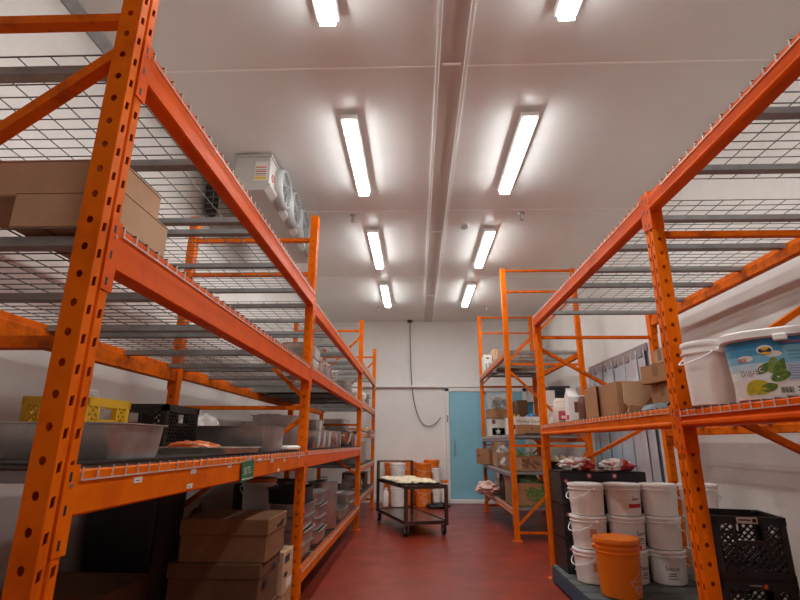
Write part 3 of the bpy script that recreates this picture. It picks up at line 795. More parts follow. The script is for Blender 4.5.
crate('black_crate', 'black lattice plastic crate beside the yellow crate on the lower deck', -1.53, -1.25, 2.48, 2.86, Z1, Z1+.235, BLACK_PL)
pan('sheet_pan', 'thin sheet pan holding a folded orange bag on the lower deck', 'sheet pan', -1.36, -.84, 2.46, 2.86-.02, Z1, Z1+.028, ALU, .01, .012) if False else pan('sheet_pan', 'thin sheet pan holding a folded orange bag on the lower deck', 'sheet pan', -1.22, -.835, 2.30, 2.78, Z1, Z1+.028, ALU, .01, .012)
blob('orange_bag', 'folded orange and white bag lying on the thin sheet pan', 'bag', -1.08, 2.44, Z1+.006, .12, .07, .027, BAG_ORANGE, 9, .4, 2.2)
pan('roasting_pan', 'deep rectangular steel roasting pan beyond the sheet pan on the lower deck', 'pan', -1.62, -.86, 3.00, 3.42, Z1, Z1+.145, STEEL_DULL, .035, .02)
blob('plastic_bag', 'white crumpled plastic bag heaped in the deep roasting pan', 'bag', -1.40, 3.22, Z1+.01, .15, .12, .115, BAG_WHITE, 12, .3, 3)
m = MB(); m.loft([rrect(.09, .15, .03, 0), rrect(.10, .16, .03, .008), rrect(.10, .16, .03, .02), rrect(.085, .14, .03, .03)], WHITE_PL, None, True, True)
o = m.build('plastic_lid', None, True); o.location = (-.95, 3.60, Z1); tag(o, 'flat white plastic lid beside the second left upright', 'tray')  # loose lid lying flat on the deck, not a tray
# floor under the front bay
carton('closed brown carton with a flap lid, topmost of the stack under the lower beam', -1.365, -.862, 3.06, 3.46, .531, .757, mat('shaded_mid_brown_cardboard', (138, 98, 70), .85, spot=(120, 84, 58), scale=3, spec=.2), lid=.085, tape=False,  # darker than plain cardboard: shade under the beam is in the colour
       prints=(p_patch(INK, 'x', -.02, .12, .70, .79), p_patch(INK, 'x', .06, .14, .78, .84)))
carton('brown carton with a flap lid in the middle of the floor stack', -1.40, -.885, 3.04, 3.44, .272, .527, CARD_DARK, lid=.075, tape=False,
       prints=(p_patch(INK, 'x', -.12, -.05, .45, .62), p_patch(INK, 'x', .03, .1, .72, .84)))
carton('brown carton at the bottom of the floor stack under the left rack', -1.40, -.885, 3.04, 3.44, 0, .268, CARD_DARK, lid=.075, tape=False)
carton('printed carton with a dark blue triangle beside the floor stack of cartons', -1.12, -.86, 3.49, 3.74, .25, .50, CARD_PALE, tape=False,
       prints=(p_patch(BLUE_INK, 'x', -.1, .02, .72, .9), p_patch(PAPER, 'x', -.02, .1, .1, .3), p_patch(INK, 'x', -.1, -.02, .4, .5), p_patch(GREEN_INK, 'x', -.06, -.04, .42, .46)))
carton('plain carton under the printed carton beside the floor stack', -1.12, -.86, 3.49, 3.74, 0, .247, CARD, tape=False)
carton('big low brown carton on the floor near the wall, in front of the black bin', -2.10, -1.56, 2.72, 3.16, .0, .45, CARD_DARK, tape=False)
t = thing('storage_bin', 'tall black plastic bin standing against the left wall', 'bin', (-1.87, 3.50, 0))
m = MB(); m.loft([rrect(.20, .17, .03, 0), rrect(.24, .21, .03, .90), rrect(.26, .23, .03, .905), rrect(.26, .23, .03, .94), rrect(.235, .205, .03, .94), rrect(.19, .16, .03, .02)], BLACK_PL, None, True, True); m.build('tub', t, True)
for s in (-1, 1):
    m = MB(); m.box(-.07, .07, s*.222, s*.25, .86, .90, BLACK_PL, bev=.005); m.build('grip', t)
blob('brown_sack', 'dark brown sack slumped between the black bin and the carton stack', 'sack', -1.60, 3.82, 0, .16, .09, .42, mat('brown_sacking', (96, 66, 50), .9), 21, .18, 2)

# green shelf sign on the lower beam
t = thing('shelf_sign', 'small green card sign hung on the lower front beam of the left rack', 'sign', (XL+.012, 2.49, 1.058))
m = MB(); m.box(0, .003, -.088, .088, -.045, .045, GREEN_TAG, Matrix.Rotation(.05, 4, 'X')); m.build('card', t)
m = MB(); put_text(m, 'SKTE...', .045, PAPER, TO_PX(.0036, .0, .0, .05)); m.box(.003, .0036, -.08, .08, -.038, -.034, PAPER); m.build('lettering', t)
m = MB(); m.box(-.002, .005, -.03, .03, .045, .062, CLEAR); m.build('clip', t)

# ------------------------------------------------------------------ left rack, middle bay
Zt, Zm, Zl, Zb = 2.307+DT, 1.775+DT, 1.125+DT+.0065, .325+DT
pan('hotel_pan', 'long deep steel pan behind the second left upright on the lower deck', 'steam pan', -1.32, -.96, 3.93, 4.28, Zl, Zl+.255, STEEL_DULL, .02, .014)
for k, (yy, hh) in enumerate(((4.36, .15), (4.62, .155), (4.90, .16))):
    pan('insert_pan', ('first', 'second', 'third')[k]+' small deep steel insert pan past the second left upright on the lower deck', 'steam pan', -1.03, -.845, yy, yy+.22, Zl, Zl+hh, STEEL, .018, .012, group='insert pans on the lower deck')
for k, (xx, yy, hh) in enumerate(((-1.42, 4.40, .29), (-1.42, 4.85, .285), (-1.22, 5.30, .28))):
    pan('insert_pan', ('tall steel insert pan behind the small insert pans, beside the long deep pan', 'tall steel insert pan behind the small insert pans, second one', 'tall steel insert pan between the small pans and the mixing bowl')[k], 'steam pan', xx, xx+.2, yy, yy+.3, Zl, Zl+hh, STEEL, .018, .012)
m = MB(); m.loft([rrect(.15, .2, .03, 0), rrect(.155, .205, .03, .003), rrect(.13, .18, .03, .004), rrect(.125, .175, .03, .012)], ALU, None, True, True)
o = m.build('pan_lid', None, True); o.location = (-1.32, 4.99, Zl+.286); tag(o, 'flat steel pan lid resting across a tall insert pan', 'lid')
stockpot('small steel pot without lid between the insert pans and the mixing bowl', -1.0, 5.86, Zl, .125, .17, False, STEEL)
bowl('round steel mixing bowl near the front edge of the lower deck', -1.02, 6.72, Zl, .18, .175)
pan('hotel_pan', 'small steel pan just past the mixing bowl on the lower deck', 'steam pan', -1.06, -.845, 7.1, 7.4, Zl, Zl+.16, STEEL, .02, .012)
for k, z in enumerate((0, .085, .17)):
    pan('hotel_pan', ('lowest', 'middle', 'topmost')[k]+' of three long dull pans stacked at the back of the lower deck', 'steam pan', -1.82, -1.48, 5.1, 7.0, Zl+z, Zl+z+.083, STEEL_DULL, .015, .014, group='long pans at the back')
for k, (xx, yy, zz, hh, lab) in enumerate(((-1.13, 3.96, 0, .10, 'shallow steel pan at the bottom of the pile on the upper middle deck'), (-1.12, 3.97, .102, .10, 'shallow steel pan on top of the pile on the upper middle deck'))):
    pan('hotel_pan', lab, 'steam pan', xx, xx+.27, yy, yy+.45, Zm+zz, Zm+zz+hh, STEEL, .02, .012)
stockpot('steel pot lying beyond the pan pile on the upper middle deck', -1.0, 4.75, Zm, .13, .16, False, STEEL)
stockpot('second steel pot on the upper middle deck, next to the wire basket', -1.0, 5.1, Zm, .125, .14, True, STEEL)
t = thing('wire_basket', 'round wire fry basket beyond the pots on the upper middle deck', 'basket', (-.985, 5.42, Zm)); m = MB()
for q in range(6): m.tube([((.09+.035*q/5)*math.cos(a), (.09+.035*q/5)*math.sin(a), .004+.15*q/5) for a in [2*PI*k/20 for k in range(21)]], .0035, WIRE_EDGE, 5)
for q in range(16):
    a = 2*PI*q/16; m.tube([(.0, 0, .004), (.09*math.cos(a), .09*math.sin(a), .004), (.125*math.cos(a), .125*math.sin(a), .154)], .0028, WIRE_EDGE, 5)
m.build('basket', t); m = MB(); m.tube([(-.12, 0, .15), (-.2, 0, .19), (-.3, .02, .21)], .007, STEEL, 6); m.build('handle', t, True)
for k in range(3):
    pan('hotel_pan', ('lowest', 'middle', 'topmost')[k]+' of three pans stacked near the third left upright, upper middle deck', 'steam pan', -1.13, -.86, 6.3, 6.75, Zm+.0065+.055*k, Zm+.0065+.055*k+.054, STEEL_DULL, .012, .012, group='pans near the third upright')
# bottom deck of the middle bay
for k in range(4):
    pan('hotel_pan', ('lowest', 'second', 'third', 'topmost')[k]+' steel pan of the nearest stack on the bottom deck of the left rack', 'steam pan', -1.18+.01*(k % 2), -.85+.01*(k % 2)-.012, 4.02+.02*k, 4.50+.02*k, Zb+.098*k, Zb+.098*k+.096, STEEL_DULL, .025, .016, group='pans stacked on the bottom deck')
for k in range(4):
    pan('hotel_pan', ('lowest', 'second', 'third', 'topmost')[k]+' steel pan of the stack between nearest stack and lidded stockpot', 'steam pan', -1.18, -.855-.01*(k % 2), 4.66, 5.12, Zb+.104*k, Zb+.104*k+.102, STEEL_DULL, .025, .014, group='pans stacked on the bottom deck', cover=(k == 3))
stockpot('big lidded stockpot on the bottom deck beyond the pan stacks', -1.01, 5.62, Zb, .155, .45, True, STEEL_DULL)
pan('roasting_pan', 'wide shallow pan past the lidded stockpot on the bottom deck', 'pan', -1.3, -.86, 6.1, 6.7, Zb, Zb+.10, STEEL_DULL)
for k in range(2):
    pan('hotel_pan', ('lower', 'upper')[k]+' of two steel pans nearest the third upright on the bottom deck', 'steam pan', -1.2, -.86, 6.82, 7.35, Zb+.10*k, Zb+.10*k+.098, STEEL_DULL, .025, .016, cover=(k == 1))
t = thing('storage_tote', 'black lidded plastic tote behind the nearest pan stack on the bottom deck', 'tote', (-1.46, 4.52, Zb))
m = MB(); m.loft([rrect(.21, .27, .03, 0), rrect(.23, .29, .03, .15)], BLACK_PL, None, True, True); m.build('tub', t, True)
m = MB(); m.loft([rrect(.245, .305, .03, .145), rrect(.245, .305, .03, .18), rrect(.2, .26, .03, .19)], BLACK_PL, None, True, True); m.build('lid', t, True)
pail('white pail with an orange lid standing on the black tote', -1.40, 4.62, Zb+.191, .150, .36, PINKISH_PL, ORANGE_PL)
pan('plastic_tub', 'black plastic tub on top of the nearest pan stack on the bottom deck', 'tub', -1.20, -.875, 4.10, 4.54, Zb+.392, Zb+.505, BLACK_PL, .02, .014)
carton('dark box deep on the bottom deck behind the lidded stockpot', -1.8, -1.35, 5.1, 5.7, Zb, Zb+.46, mat('dark_carton', (58, 48, 44), .8))
carton('second dark box deep on the bottom deck near the third upright', -1.8, -1.4, 5.8, 6.5, Zb, Zb+.42, mat('dark_carton', (58, 48, 44), .8))
# ------------------------------------------------------------------ left rack, back bay
for k in range(9):
    pan('sheet_pan', 'aluminium tray number %s up in the tall stack of trays in the back bay' % ('one', 'two', 'three', 'four', 'five', 'six', 'seven', 'eight', 'nine')[k], 'tray', -1.22, -.85, 8.2, 8.75, .86+DT+.038*k, .86+DT+.038*k+.035, ALU, .008, .012, group='stacked trays in the back bay')
pan('sheet_pan', 'aluminium tray sticking out over the aisle in the back bay', 'tray', -1.1, -.72, 8.45, 9.0, 1.34+DT, 1.34+DT+.03, ALU, .008, .012)
blob('plastic_bag', 'brown paper bag lying on the jutting tray in the back bay', 'bag', -.9, 8.7, 1.34+DT+.006, .13, .17, .045, CARD_PALE, 31, .3, 3)
blob('plastic_bag', 'white crumpled bag on the second deck of the back bay', 'bag', -1.02, 8.3, 1.81+DT, .17, .26, .13, BAG_WHITE, 32, .3, 3)
stockpot('steel pot beside the white bag in the back bay', -1.0, 9.1, 1.81+DT, .14, .2, True, STEEL)
pan('hotel_pan', 'steel pan pushed in above the jutting tray in the back bay', 'steam pan', -1.5, -1.15, 8.0, 8.8, 1.34+DT, 1.34+DT+.2, STEEL_DULL, .03, .014)
blob('plastic_bag', 'clear bag on the bottom deck of the back bay', 'bag', -1.05, 8.4, .425+DT, .17, .3, .15, CLEAR, 33, .3, 3)
carton('brown carton at the far end of the back bay bottom deck', -1.3, -.9, 9.0, 9.5, .425+DT, .425+DT+.25, CARD_DARK)
# ------------------------------------------------------------------ right near rack, shelf goods
ZA = 1.340+DT; ZB_ = 1.360+DT
pail('small white lidded pail at the right shelf edge, next to the big picture tub', 1.305, 2.243, ZA, .098, .283, PINKISH_PL, WHITE_PL, rz=-1.5)

def oval_tub(label, x, y, z, a, b, h):
    t = thing('oval_tub', label, 'tub', (x, y, z), -.62)
    def E(q, d=0, n=40):
        k = .90+.09*q/h
        return [((a*k+d)*math.copysign(abs(math.cos(u))**.7, math.cos(u)), (b*k+d)*math.copysign(abs(math.sin(u))**.7, math.sin(u)), q) for u in [2*PI*i/n for i in range(n)]]
    m = MB(); m.loft([E(.0, -.012), E(.006), E(h*.88)], PINKISH_PL, None, True, True); m.build('body', t, True)
    m = MB(); m.loft([E(h*.87, .010), E(h*.885, .016), E(h*.975, .016), E(h, .008), E(h, -.012), E(h-.007, -.016)], WHITE_PL, None, True, True)
    m.build('lid', t, True)
    m = MB(); m.box(-.045, .0, -b-.022, -b-.004, h*.80, h*.90, WHITE_PL, bev=.005); m.build('lid_tab', t)
    # printed wrap: (u along the front in metres, v up) carried round the oval
    tab = []; s = 0; prev = None
    for i in range(241):
        u = -PI+PI*i/240; p = (math.copysign(abs(math.cos(u))**.7, math.cos(u)), math.copysign(abs(math.sin(u))**.7, math.sin(u)))
        P_ = Vector((a*p[0], b*p[1]))
        if prev is not None: s += (P_-prev).length
        tab.append((s, p)); prev = P_
    tot = s
    def W(u, v, d):
        q = u+tot/2; lo = 0
        for i in range(len(tab)-1):
            if tab[i+1][0] >= q: lo = i; break
        f = (q-tab[lo][0])/max(1e-6, tab[lo+1][0]-tab[lo][0]); f = min(1, max(0, f))
        px = tab[lo][1][0]*(1-f)+tab[lo+1][1][0]*f; py = tab[lo][1][1]*(1-f)+tab[lo+1][1][1]*f
        k = .90+.09*v/h
        return ((a*k+d)*px, (b*k+d)*py, v)
    SKY = [mat('label_sky_%d' % i, c, .35) for i, c in enumerate(((232, 236, 236), (186, 214, 226), (124, 186, 212), (72, 152, 190), (44, 126, 170)))]
    PICK = mat('label_pickle', (78, 110, 40), .4, spot=(130, 150, 60), scale=60, amt=.5); PEP = mat('label_pepper', (196, 176, 40), .4, spot=(112, 128, 34), scale=50, amt=.6)
    PICK2 = mat('label_light_pickle', (132, 150, 66), .4, spot=(88, 116, 44), scale=70, amt=.6)
    PALE = mat('label_pale_panel', (178, 190, 214), .4)
    m = MB(); U = tot*.44
    def quadstrip(u0, u1, v0, v1, d, mm, n=24):
        n = max(1, int(n*(u1-u0)/(2*U))+1)
        vs = [W(u0+(u1-u0)*i/n, v, d) for i in range(n+1) for v in (v0, v1)]
        m.add(vs, [(2*i, 2*i+2, 2*i+3, 2*i+1) for i in range(n)], mm)
    def ell(cu, cv, ru, rv, d, mm, rot=0, n=18):
        vs = [W(cu, cv, d)]
        for i in range(n):
            q = 2*PI*i/n; e, g = ru*math.cos(q), rv*math.sin(q)
            vs.append(W(cu+e*math.cos(rot)-g*math.sin(rot), cv+e*math.sin(rot)+g*math.cos(rot), d))
        m.add(vs, [(0, i+1, (i+1) % n+1) for i in range(n)], mm)
    def word(tx, sz, cu, cv, d, mm, rot=0):
        v, f = text_geo(tx, sz); c_, s_ = math.cos(rot), math.sin(rot)
        m.add([W(cu+p[0]*c_-p[1]*s_, cv+p[0]*s_+p[1]*c_, d) for p in v], f, mm)
    v0, v1 = h*.06, h*.86
    quadstrip(-U, U, v0, h*.30, .001, PAPER)
    for i in range(5): quadstrip(-U, U, h*(.30+.112*i), h*(.30+.112*(i+1)), .001, SKY[i])
    k = a/.235
    cu0 = -.105*k
    for cu, cv in ((-.165, .155), (-.10, .12), (-.06, .165)): ell(cu*k, cv*h/.26, .028, .012, .0014, PAPER)
    for j, (cu, cv, ru, rv, ro, mm) in enumerate(((-.150, .055, .035, .02, .3, PEP), (-.12, .05, .03, .022, -.5, PEP), (-.165, .045, .03, .018, .8, PEP), (-.10, .045, .03, .016, .2, PICK), (-.135, .035, .034, .014, 0, PEP),
                             (-.10, .115, .035, .015, .5, PICK), (-.07, .125, .032, .014, 1.2, PICK2), (-.045, .115, .04, .017, .9, PICK), (-.055, .088, .035, .013, .4, PICK2),
                             (.09, .12, .042, .016, -.7, PICK), (.12, .09, .04, .015, -.5, PICK2), (.10, .07, .03, .018, .2, PEP))):
        ell(cu*k, cv*h/.26, ru, rv, .0016+.00008*j, mm, ro)
    ell(-.055*k, h*.30, .036, .018, .0028, PAPER, .35); ell(-.05*k, h*.315, .034, .017, .0029, PICK, .35)
    quadstrip(-.025*k, .07*k, h*.30, h*.74, .0024, SKY[2]); quadstrip(-.025*k, .07*k, h*.26, h*.5, .0026, PALE)
    for i in range(6): quadstrip(-.018*k, .06*k-.006*(i % 3), h*(.28+.034*i), h*(.285+.034*i), .003, BLUE_INK)
    for i in range(3): quadstrip(-.01*k, .05*k, h*(.55+.05*i), h*(.556+.05*i), .003, BLUE_INK)
    quadstrip(-.03*k, .05*k, h*.775, h*.79, .003, PINK_INK)
    ell(-.085*k, h*.70, .027, .018, .003, PAPER); ell(-.085*k, h*.69, .022, .011, .0032, BLUE_INK); ell(-.085*k, h*.715, .012, .006, .0034, YELLOW_INK); ell(-.085*k, h*.65, .016, .005, .0034, YELLOW_INK)
    ell(.095*k, h*.74, .022, .022, .003, BLUE_INK); ell(.095*k, h*.74, .016, .016, .0032, PAPER); word('5kg', .014, .095*k, h*.74, .0034, INK)
    word('PRE', .022, -.178*k, h*.575, .0034, RED_INK, .15); word('Bqpec', .036, -.152*k, h*.41, .0034, BLUE_INK, .12); word('Bqpec', .036, -.1535*k, h*.415, .0037, PAPER, .12)
    for i in range(11): quadstrip(-.06*k+.0038*i, -.06*k+.0038*i+(.0022 if i % 3 else .0012), h*.09, h*.17, .003, INK)
    quadstrip(.0, .035*k, h*.15, h*.17, .003, INK); quadstrip(.0, .03*k, h*.11, h*.125, .003, INK)
    m.build('picture_label', t)
    return t
oval_tub('big white oval tub with a blue and green pickle picture label on the right shelf', 1.458, 1.95, ZA, .215, .15, .265)

# goods in the back bay
open_box('open brown carton with raised flaps near the shelf edge of the right rack', 1.27, 1.50, 3.20, 3.52, ZB_, ZB_+.205, CARD, 'top', (0, .80, .0, 0))
open_box('narrow open brown carton behind the larger open carton on the right shelf', 1.265, 1.42, 3.56, 3.80, ZB_, ZB_+.215, CARD, 'front', (.6, .7, 0))
t = thing('cardboard_sheet', 'torn sheet of brown cardboard slanting up between the open carton and box pile', 'cardboard', (1.30, 3.10, ZB_))
m = MB(); sh = [(-.03, .06), (.0, .035), (.045, .03), (.10, .06), (.135, .10), (.175, .215), (.15, .235), (.12, .20), (.06, .195), (-.02, .20)]
m.loft([[(px, y+.12*pz, pz) for px, pz in sh] for y in (-.004, .004)], CARD_PALE, None, True, True); m.build('sheet', t)
m = MB(); m.loft([[(px, y+.12*pz, pz) for px, pz in [(.135, .10), (.19, .21), (.20, .205), (.15, .09)]] for y in (-.02, .0)], CARD_PALE, None, True, True); m.build('torn_edge', t)
m = MB(); m.loft([[(-.02, y, 0), (.10, y, 0), (.08, y, .04), (.0, y, .05)] for y in (.0, .012)], CARD, None, True, True); m.build('bent_foot', t)
carton('plain brown carton at the bottom of the box pile beside the tall orange upright', 1.40, 1.68, 2.74, 3.02, ZB_, ZB_+.155, CARD, tape=True)
carton('second brown carton of the box pile, resting on the plain one', 1.365, 1.66, 2.75, 3.03, ZB_+.158, ZB_+.265, CARD, rz=.16)
carton('small pale carton on top of the box pile beside the tall upright', 1.42, 1.62, 2.79, 2.99, ZB_+.268, ZB_+.36, CARD_PALE, rz=-.08)
m = MB(); m.loft([[(x*w, y, z) for x, z in ((-.16, 0), (.16, .0), (.10, .03), (-.10, .035))] for y, w in ((-.10, .6), (0, 1), (.10, .7))], BLACK_PL, None, True, True)
o = m.build('black_pouch', None, True); o.location = (1.42, 2.955, ZB_); o.rotation_euler = (0, 0, .2); o.location = (1.345, 2.80, ZB_); o.scale = (.52, 1, 1); tag(o, 'flat black pouch lying at the shelf edge in front of the carton pile', 'pouch')
t = thing('paper_packet', 'small black and yellow packet leaning on the carton pile on the right shelf', 'packet', (1.40, 2.66, ZB_), -.5, None, 0, .12)
m = MB(); m.box(-.03, .03, -.012, .012, 0, .11, INK, bev=.004); m.build('packet', t); m = MB(); m.box(-.024, .024, -.0135, -.012, .012, .05, YELLOW_INK); m.box(-.024, .024, -.0135, -.012, .06, .066, PAPER); m.build('label', t)
t = thing('milk_carton', 'white gable-top milk carton standing on the right shelf', 'carton', (1.362, 4.44, ZB_), .1)
m = MB(); m.box(-.046, .046, -.046, .046, 0, .215, WHITE_PL); m.loft([[(-.046, -.046, .215), (.046, -.046, .215), (.046, .046, .215), (-.046, .046, .215)], [(-.046, -.003, .27), (.046, -.003, .27), (.046, .003, .27), (-.046, .003, .27)], [(-.046, -.003, .292), (.046, -.003, .292), (.046, .003, .292), (-.046, .003, .292)]], WHITE_PL, None, False, True); m.build('carton', t)
m = MB(); m.box(-.0, .044, -.0475, -.046, .08, .17, mat('brown_print', (120, 72, 48), .5)); m.box(-.0472, -.046, -.03, .03, .02, .06, PINK_INK); m.build('printing', t)
t = thing('food_sack', 'white and tan paper sack with pink print on the right shelf, beside the milk carton', 'bag', (1.372, 4.80, ZB_), .05)
m = MB(); m.loft([rrect(.07, .05, .02, 0), rrect(.075, .06, .025, .05), rrect(.074, .055, .025, .14), rrect(.066, .04, .02, .20), rrect(.045, .012, .01, .235)], mat('white_paper_sack', (222, 206, 190), .7), None, True, True); m.build('sack', t, True)
m = MB(); m.box(-.055, .06, -.0612, -.0595, .03, .10, PINK_INK); m.box(-.055, .06, -.0612, -.058, .105, .112, RED_INK); m.box(-.03, .02, -.0616, -.0612, .045, .07, PAPER); m.build('printing', t)
m = MB(); m.box(-.062, .062, -.052, -.048, .13, .20, CARD_PALE, Matrix.Rotation(-.06, 4, 'X')); m.build('kraft_top', t)
t = thing('coffee_pouch', 'dark brown block pouch next to the milk carton on the right shelf', 'pouch', (1.375, 4.10, ZB_), .1)
m = MB(); m.loft([rrect(.06, .04, .012, 0), rrect(.062, .042, .014, .12), rrect(.058, .03, .012, .165), rrect(.056, .006, .004, .19)], mat('brown_foil', (108, 66, 52), .4), None, True, True); m.build('pouch', t, True)
m = MB(); m.box(-.03, .02, -.0435, -.042, .07, .11, PAPER); m.box(.03, .055, -.0435, -.042, .01, .12, INK); m.build('label', t)
pail('clear topped white tub behind the milk carton on the right shelf', 1.50, 4.62, ZB_, .085, .24, PINKISH_PL, WHITE_PL, cat='tub', name='plastic_tub')
carton('low white carton with dark dots at the far end of the right shelf', 1.30, 1.66, 4.87, 5.02, ZB_, ZB_+.075, PAPER, tape=False, prints=(p_patch(INK, '', -.14, -.11, .4, .7), p_patch(INK, '', -.05, -.02, .35, .6)))

# ------------------------------------------------------------------ pallet with pails
t = thing('pallet', 'wooden pallet with blue edges on the floor under the white pails', 'pallet', (1.81, 4.36, 0))
for i in range(7):
    y = -.60+i*.183; m = MB(); m.box(-.60, .60, y, y+.165 if i < 6 else y+.10, .122, .142, PALLET_TOP, bev=.003); m.build('deck_board', t)
for x in (-.60, -.02, .56):
    m = MB(); m.box(x, x+.04, -.60, .60, .018, .122, BLUE_PALLET, bev=.003); m.build('stringer', t)
for y in (-.60, -.05, .50):
    m = MB(); m.box(-.60, .60, y, y+.10, 0, .018, BLUE_PALLET, bev=.003); m.build('bottom_board', t)
ZP = .143
SAUCE = (('Sauce', .55, .50, .045, INK), ('bar', .55, .34, (.05, .006), INK), ('bar', .5, .28, (.06, .005), INK), ('bar', .55, .2, (.07, .004), INK))
REDM = (('bar', .42, .33, (.13, .03), RED_INK), ('Sauce', .45, .56, .034, RED_INK), ('bar', .3, .52, (.05, .008), INK))
BLUSH = mat('faint_red_print', (214, 150, 132), .5)
LEFTM = (('Sauce', .40, .46, .045, INK), ('bar', -.1, .5, (.05, .06), BLUSH), ('bar', .15, .2, (.06, .012), RED_INK), ('bar', .35, .25, (.05, .005), INK))
cols = ((1.404, 'left stack'), (1.705, 'middle stack'), (1.997, 'right stack'), (2.325, 'stack against the wall'))
lev = ('bottom', 'middle', 'top')
for ci, (x, nm) in enumerate(cols):
    for k in range(3):
        mk = None
        if ci == 0: mk = None if k == 2 else LEFTM
        if ci == 1: mk = REDM if k == 2 else SAUCE
        if ci == 2: mk = (SAUCE if k == 0 else None)
        if ci == 2 and k == 0: mk = tuple((q[0], q[1]-.75, *q[2:]) for q in SAUCE)
        pail('white lidded pail, %s of the %s on the blue pallet' % (lev[k], nm), x, 4.42+.008*((ci+k) % 2), ZP+.2445*k, .147, .244, PINKISH_PL, WHITE_PL if ci < 2 else PINKISH_PL, rz=(-1.35, 3.0, 1.45, 1.6)[ci], group='white pails on the pallet', marks=tuple((q[0], q[1]-(-1.35, 3.0, 1.45, 1.6)[ci], *q[2:]) for q in mk) if mk else None)
pail('larger white pail at the pallet edge, half hidden by the tall orange upright', 2.215, 4.04, ZP, .17, .385, PINKISH_PL, WHITE_PL)
LOGO = tuple((q[0], q[1]-2.9, *q[2:]) for q in (('diamond', .62, .26, ((.10, .10, PAPER), (.092, .092, ORANGE_PL)), None), ('THE HOME', .60, .30, .018, PAPER), ('DEPOT', .63, .215, .024, PAPER)))
pail('bright orange ribbed bucket standing in front of the white pails', 1.472, 4.045, ZP, .163, .385, ORANGE_PL, ORANGE_PL, ribs=True, name='bucket', cat='bucket', marks=LOGO, handle='down', rz=2.9)
for k in range(3):
    z = ZP+.271*k
    t = thing('produce_box', 'black printed produce box with pink spots, %s of the stack behind the white pails' % lev[k], 'box', (1.63, 4.815, z), 0, 'black produce boxes')
    m = MB(); hx, hy, h = .37, .19, .268
    m.box(-hx, hx, -hy, hy, 0, .012, BLACK_PL); m.box(-hx, hx, -hy, -hy+.01, .012, h, BLACK_PL); m.box(-hx, hx, hy-.01, hy, .012, h, BLACK_PL)
    m.box(-hx, -hx+.01, -hy+.01, hy-.01, .012, h, BLACK_PL); m.box(hx-.01, hx, -hy+.01, hy-.01, .012, h, BLACK_PL); m.build('body', t)
    m = MB(); m.box(-hx, hx, -hy, hy, h-.012, h, BLACK_PL, bev=.003); m.build('lid', t)
    m = MB()
    for (u, v, r, mm) in ((-.325, .19, .020, DIM_PINK), (-.12, .235, .024, DIM_PINK), (.10, .235, .024, DIM_PINK)):
        m.add([(r*math.cos(q), r*math.sin(q), 0) for q in [2*PI*i/14 for i in range(14)]], [tuple(range(14))], mm, FRONT(u, -hy-.0012, v))
        m.add([(r*.45*math.cos(q), r*.45*math.sin(q), 0) for q in [2*PI*i/10 for i in range(10)]], [tuple(range(10))], PAPER, FRONT(u, -hy-.0016, v))
    for i in range(5): m.box(-.335+.014*i, -.332+.014*i, -hy-.0012, -hy, .05+.01*(i % 2), .14, GALV)
    m.box(-.31, -.28, -hy-.0014, -hy, .03, .045, YELLOW_INK if k == 2 else PAPER)
    m.build('printing', t)
zt = ZP+.271*3
blob('food_bag', 'red and white bag lying on the black boxes, nearer the aisle', 'bag', 1.47, 4.80, zt, .15, .15, .062, BAG_RED, 41, .35, 3)
blob('food_bag', 'red and white bag lying on the black boxes, nearer the wall', 'bag', 1.82, 4.80, zt, .14, .15, .058, BAG_RED, 45, .35, 3)
# black milk crates
for k in range(3):
    crate('milk_crate', 'black lattice milk crate, %s of the stack by the right wall' % lev[k], 1.48, 1.80, 2.64, 2.96, .285*k, .285*k+.283, BLACK_PL, rz=-.22, group='black milk crates',
          plate=(('y', -.05, .04, .89, .99, PAPER if k == 2 else BLACK_PL, '', .026),) if k else None)

# ------------------------------------------------------------------ right far rack goods
S1, S2, S3, S4 = 2.44+DT, 1.297+DT, .828+DT, .388+DT
carton('white carton with dark marks standing upright at the aisle edge of the top deck', 1.26, 1.42, 9.2, 9.5, S1, S1+.34, PAPER, tape=False, prints=(p_patch(INK, '', -.03, .02, .76, .84), p_patch(GALV, '', -.05, -.02, .1, .5), p_patch(GALV, '', .01, .04, .15, .55)))
carton('narrow brown carton behind the white carton on the top deck', 1.44, 1.54, 9.15, 9.5, S1, S1+.44, CARD_PALE, tape=False)
blob('plastic_bag', 'white bag next to the white carton on the top deck', 'bag', 1.66, 9.2, S1, .11, .2, .17, BAG_WHITE, 51, .25, 3)
carton('flat brown carton on the top deck beyond the white bag', 1.80, 2.22, 9.0, 9.5, S1, S1+.26, CARD, tape=True)
carton('brown carton deep on the top deck beside the flat carton', 1.42, 1.78, 8.6, 8.98, S1, S1+.30, CARD_PALE)
# second deck
t = carton('white printed carton with a star on a dark patch, second deck by the door', 1.27, 1.56, 8.75, 9.2, S2, S2+.30, PAPER, tape=False,
           prints=(p_patch(BLUE_INK, '', -.12, .09, .06, .45), p_text('\u2605', .16, PAPER, '', -.01, .22) if False else p_patch(BLUE_INK, '', -.12, .09, .06, .45), p_patch(mat('brown_print', (120, 72, 48), .5), '', -.12, -.06, .68, .9)))
m = MB(); st = []
for i in range(10):
    r = .055 if i % 2 == 0 else .024; a = PI/2+i*PI/5; st.append((r*math.cos(a), r*math.sin(a), 0))
m.add([(0, 0, 0)]+st, [(0, i+1, (i+1) % 10+1) for i in range(10)], PAPER, FRONT(-.02, -.225-.0022, .075)); m.build('star_print', t)
open_box('shallow brown tray with blue and orange wrappers on the white star carton', 1.26, 1.60, 8.72, 9.22, S2+.303, S2+.44, CARD, 'top', (0, 0, 0, 0))
blob('food_wrapper', 'orange and blue wrappers in the shallow brown tray', 'wrapper', 1.43, 8.95, S2+.31, .13, .2, .085, mat('blue_orange_wrapper', (120, 176, 204), .5, spot=(222, 120, 60), scale=8, amt=.8), 52, .3, 3)
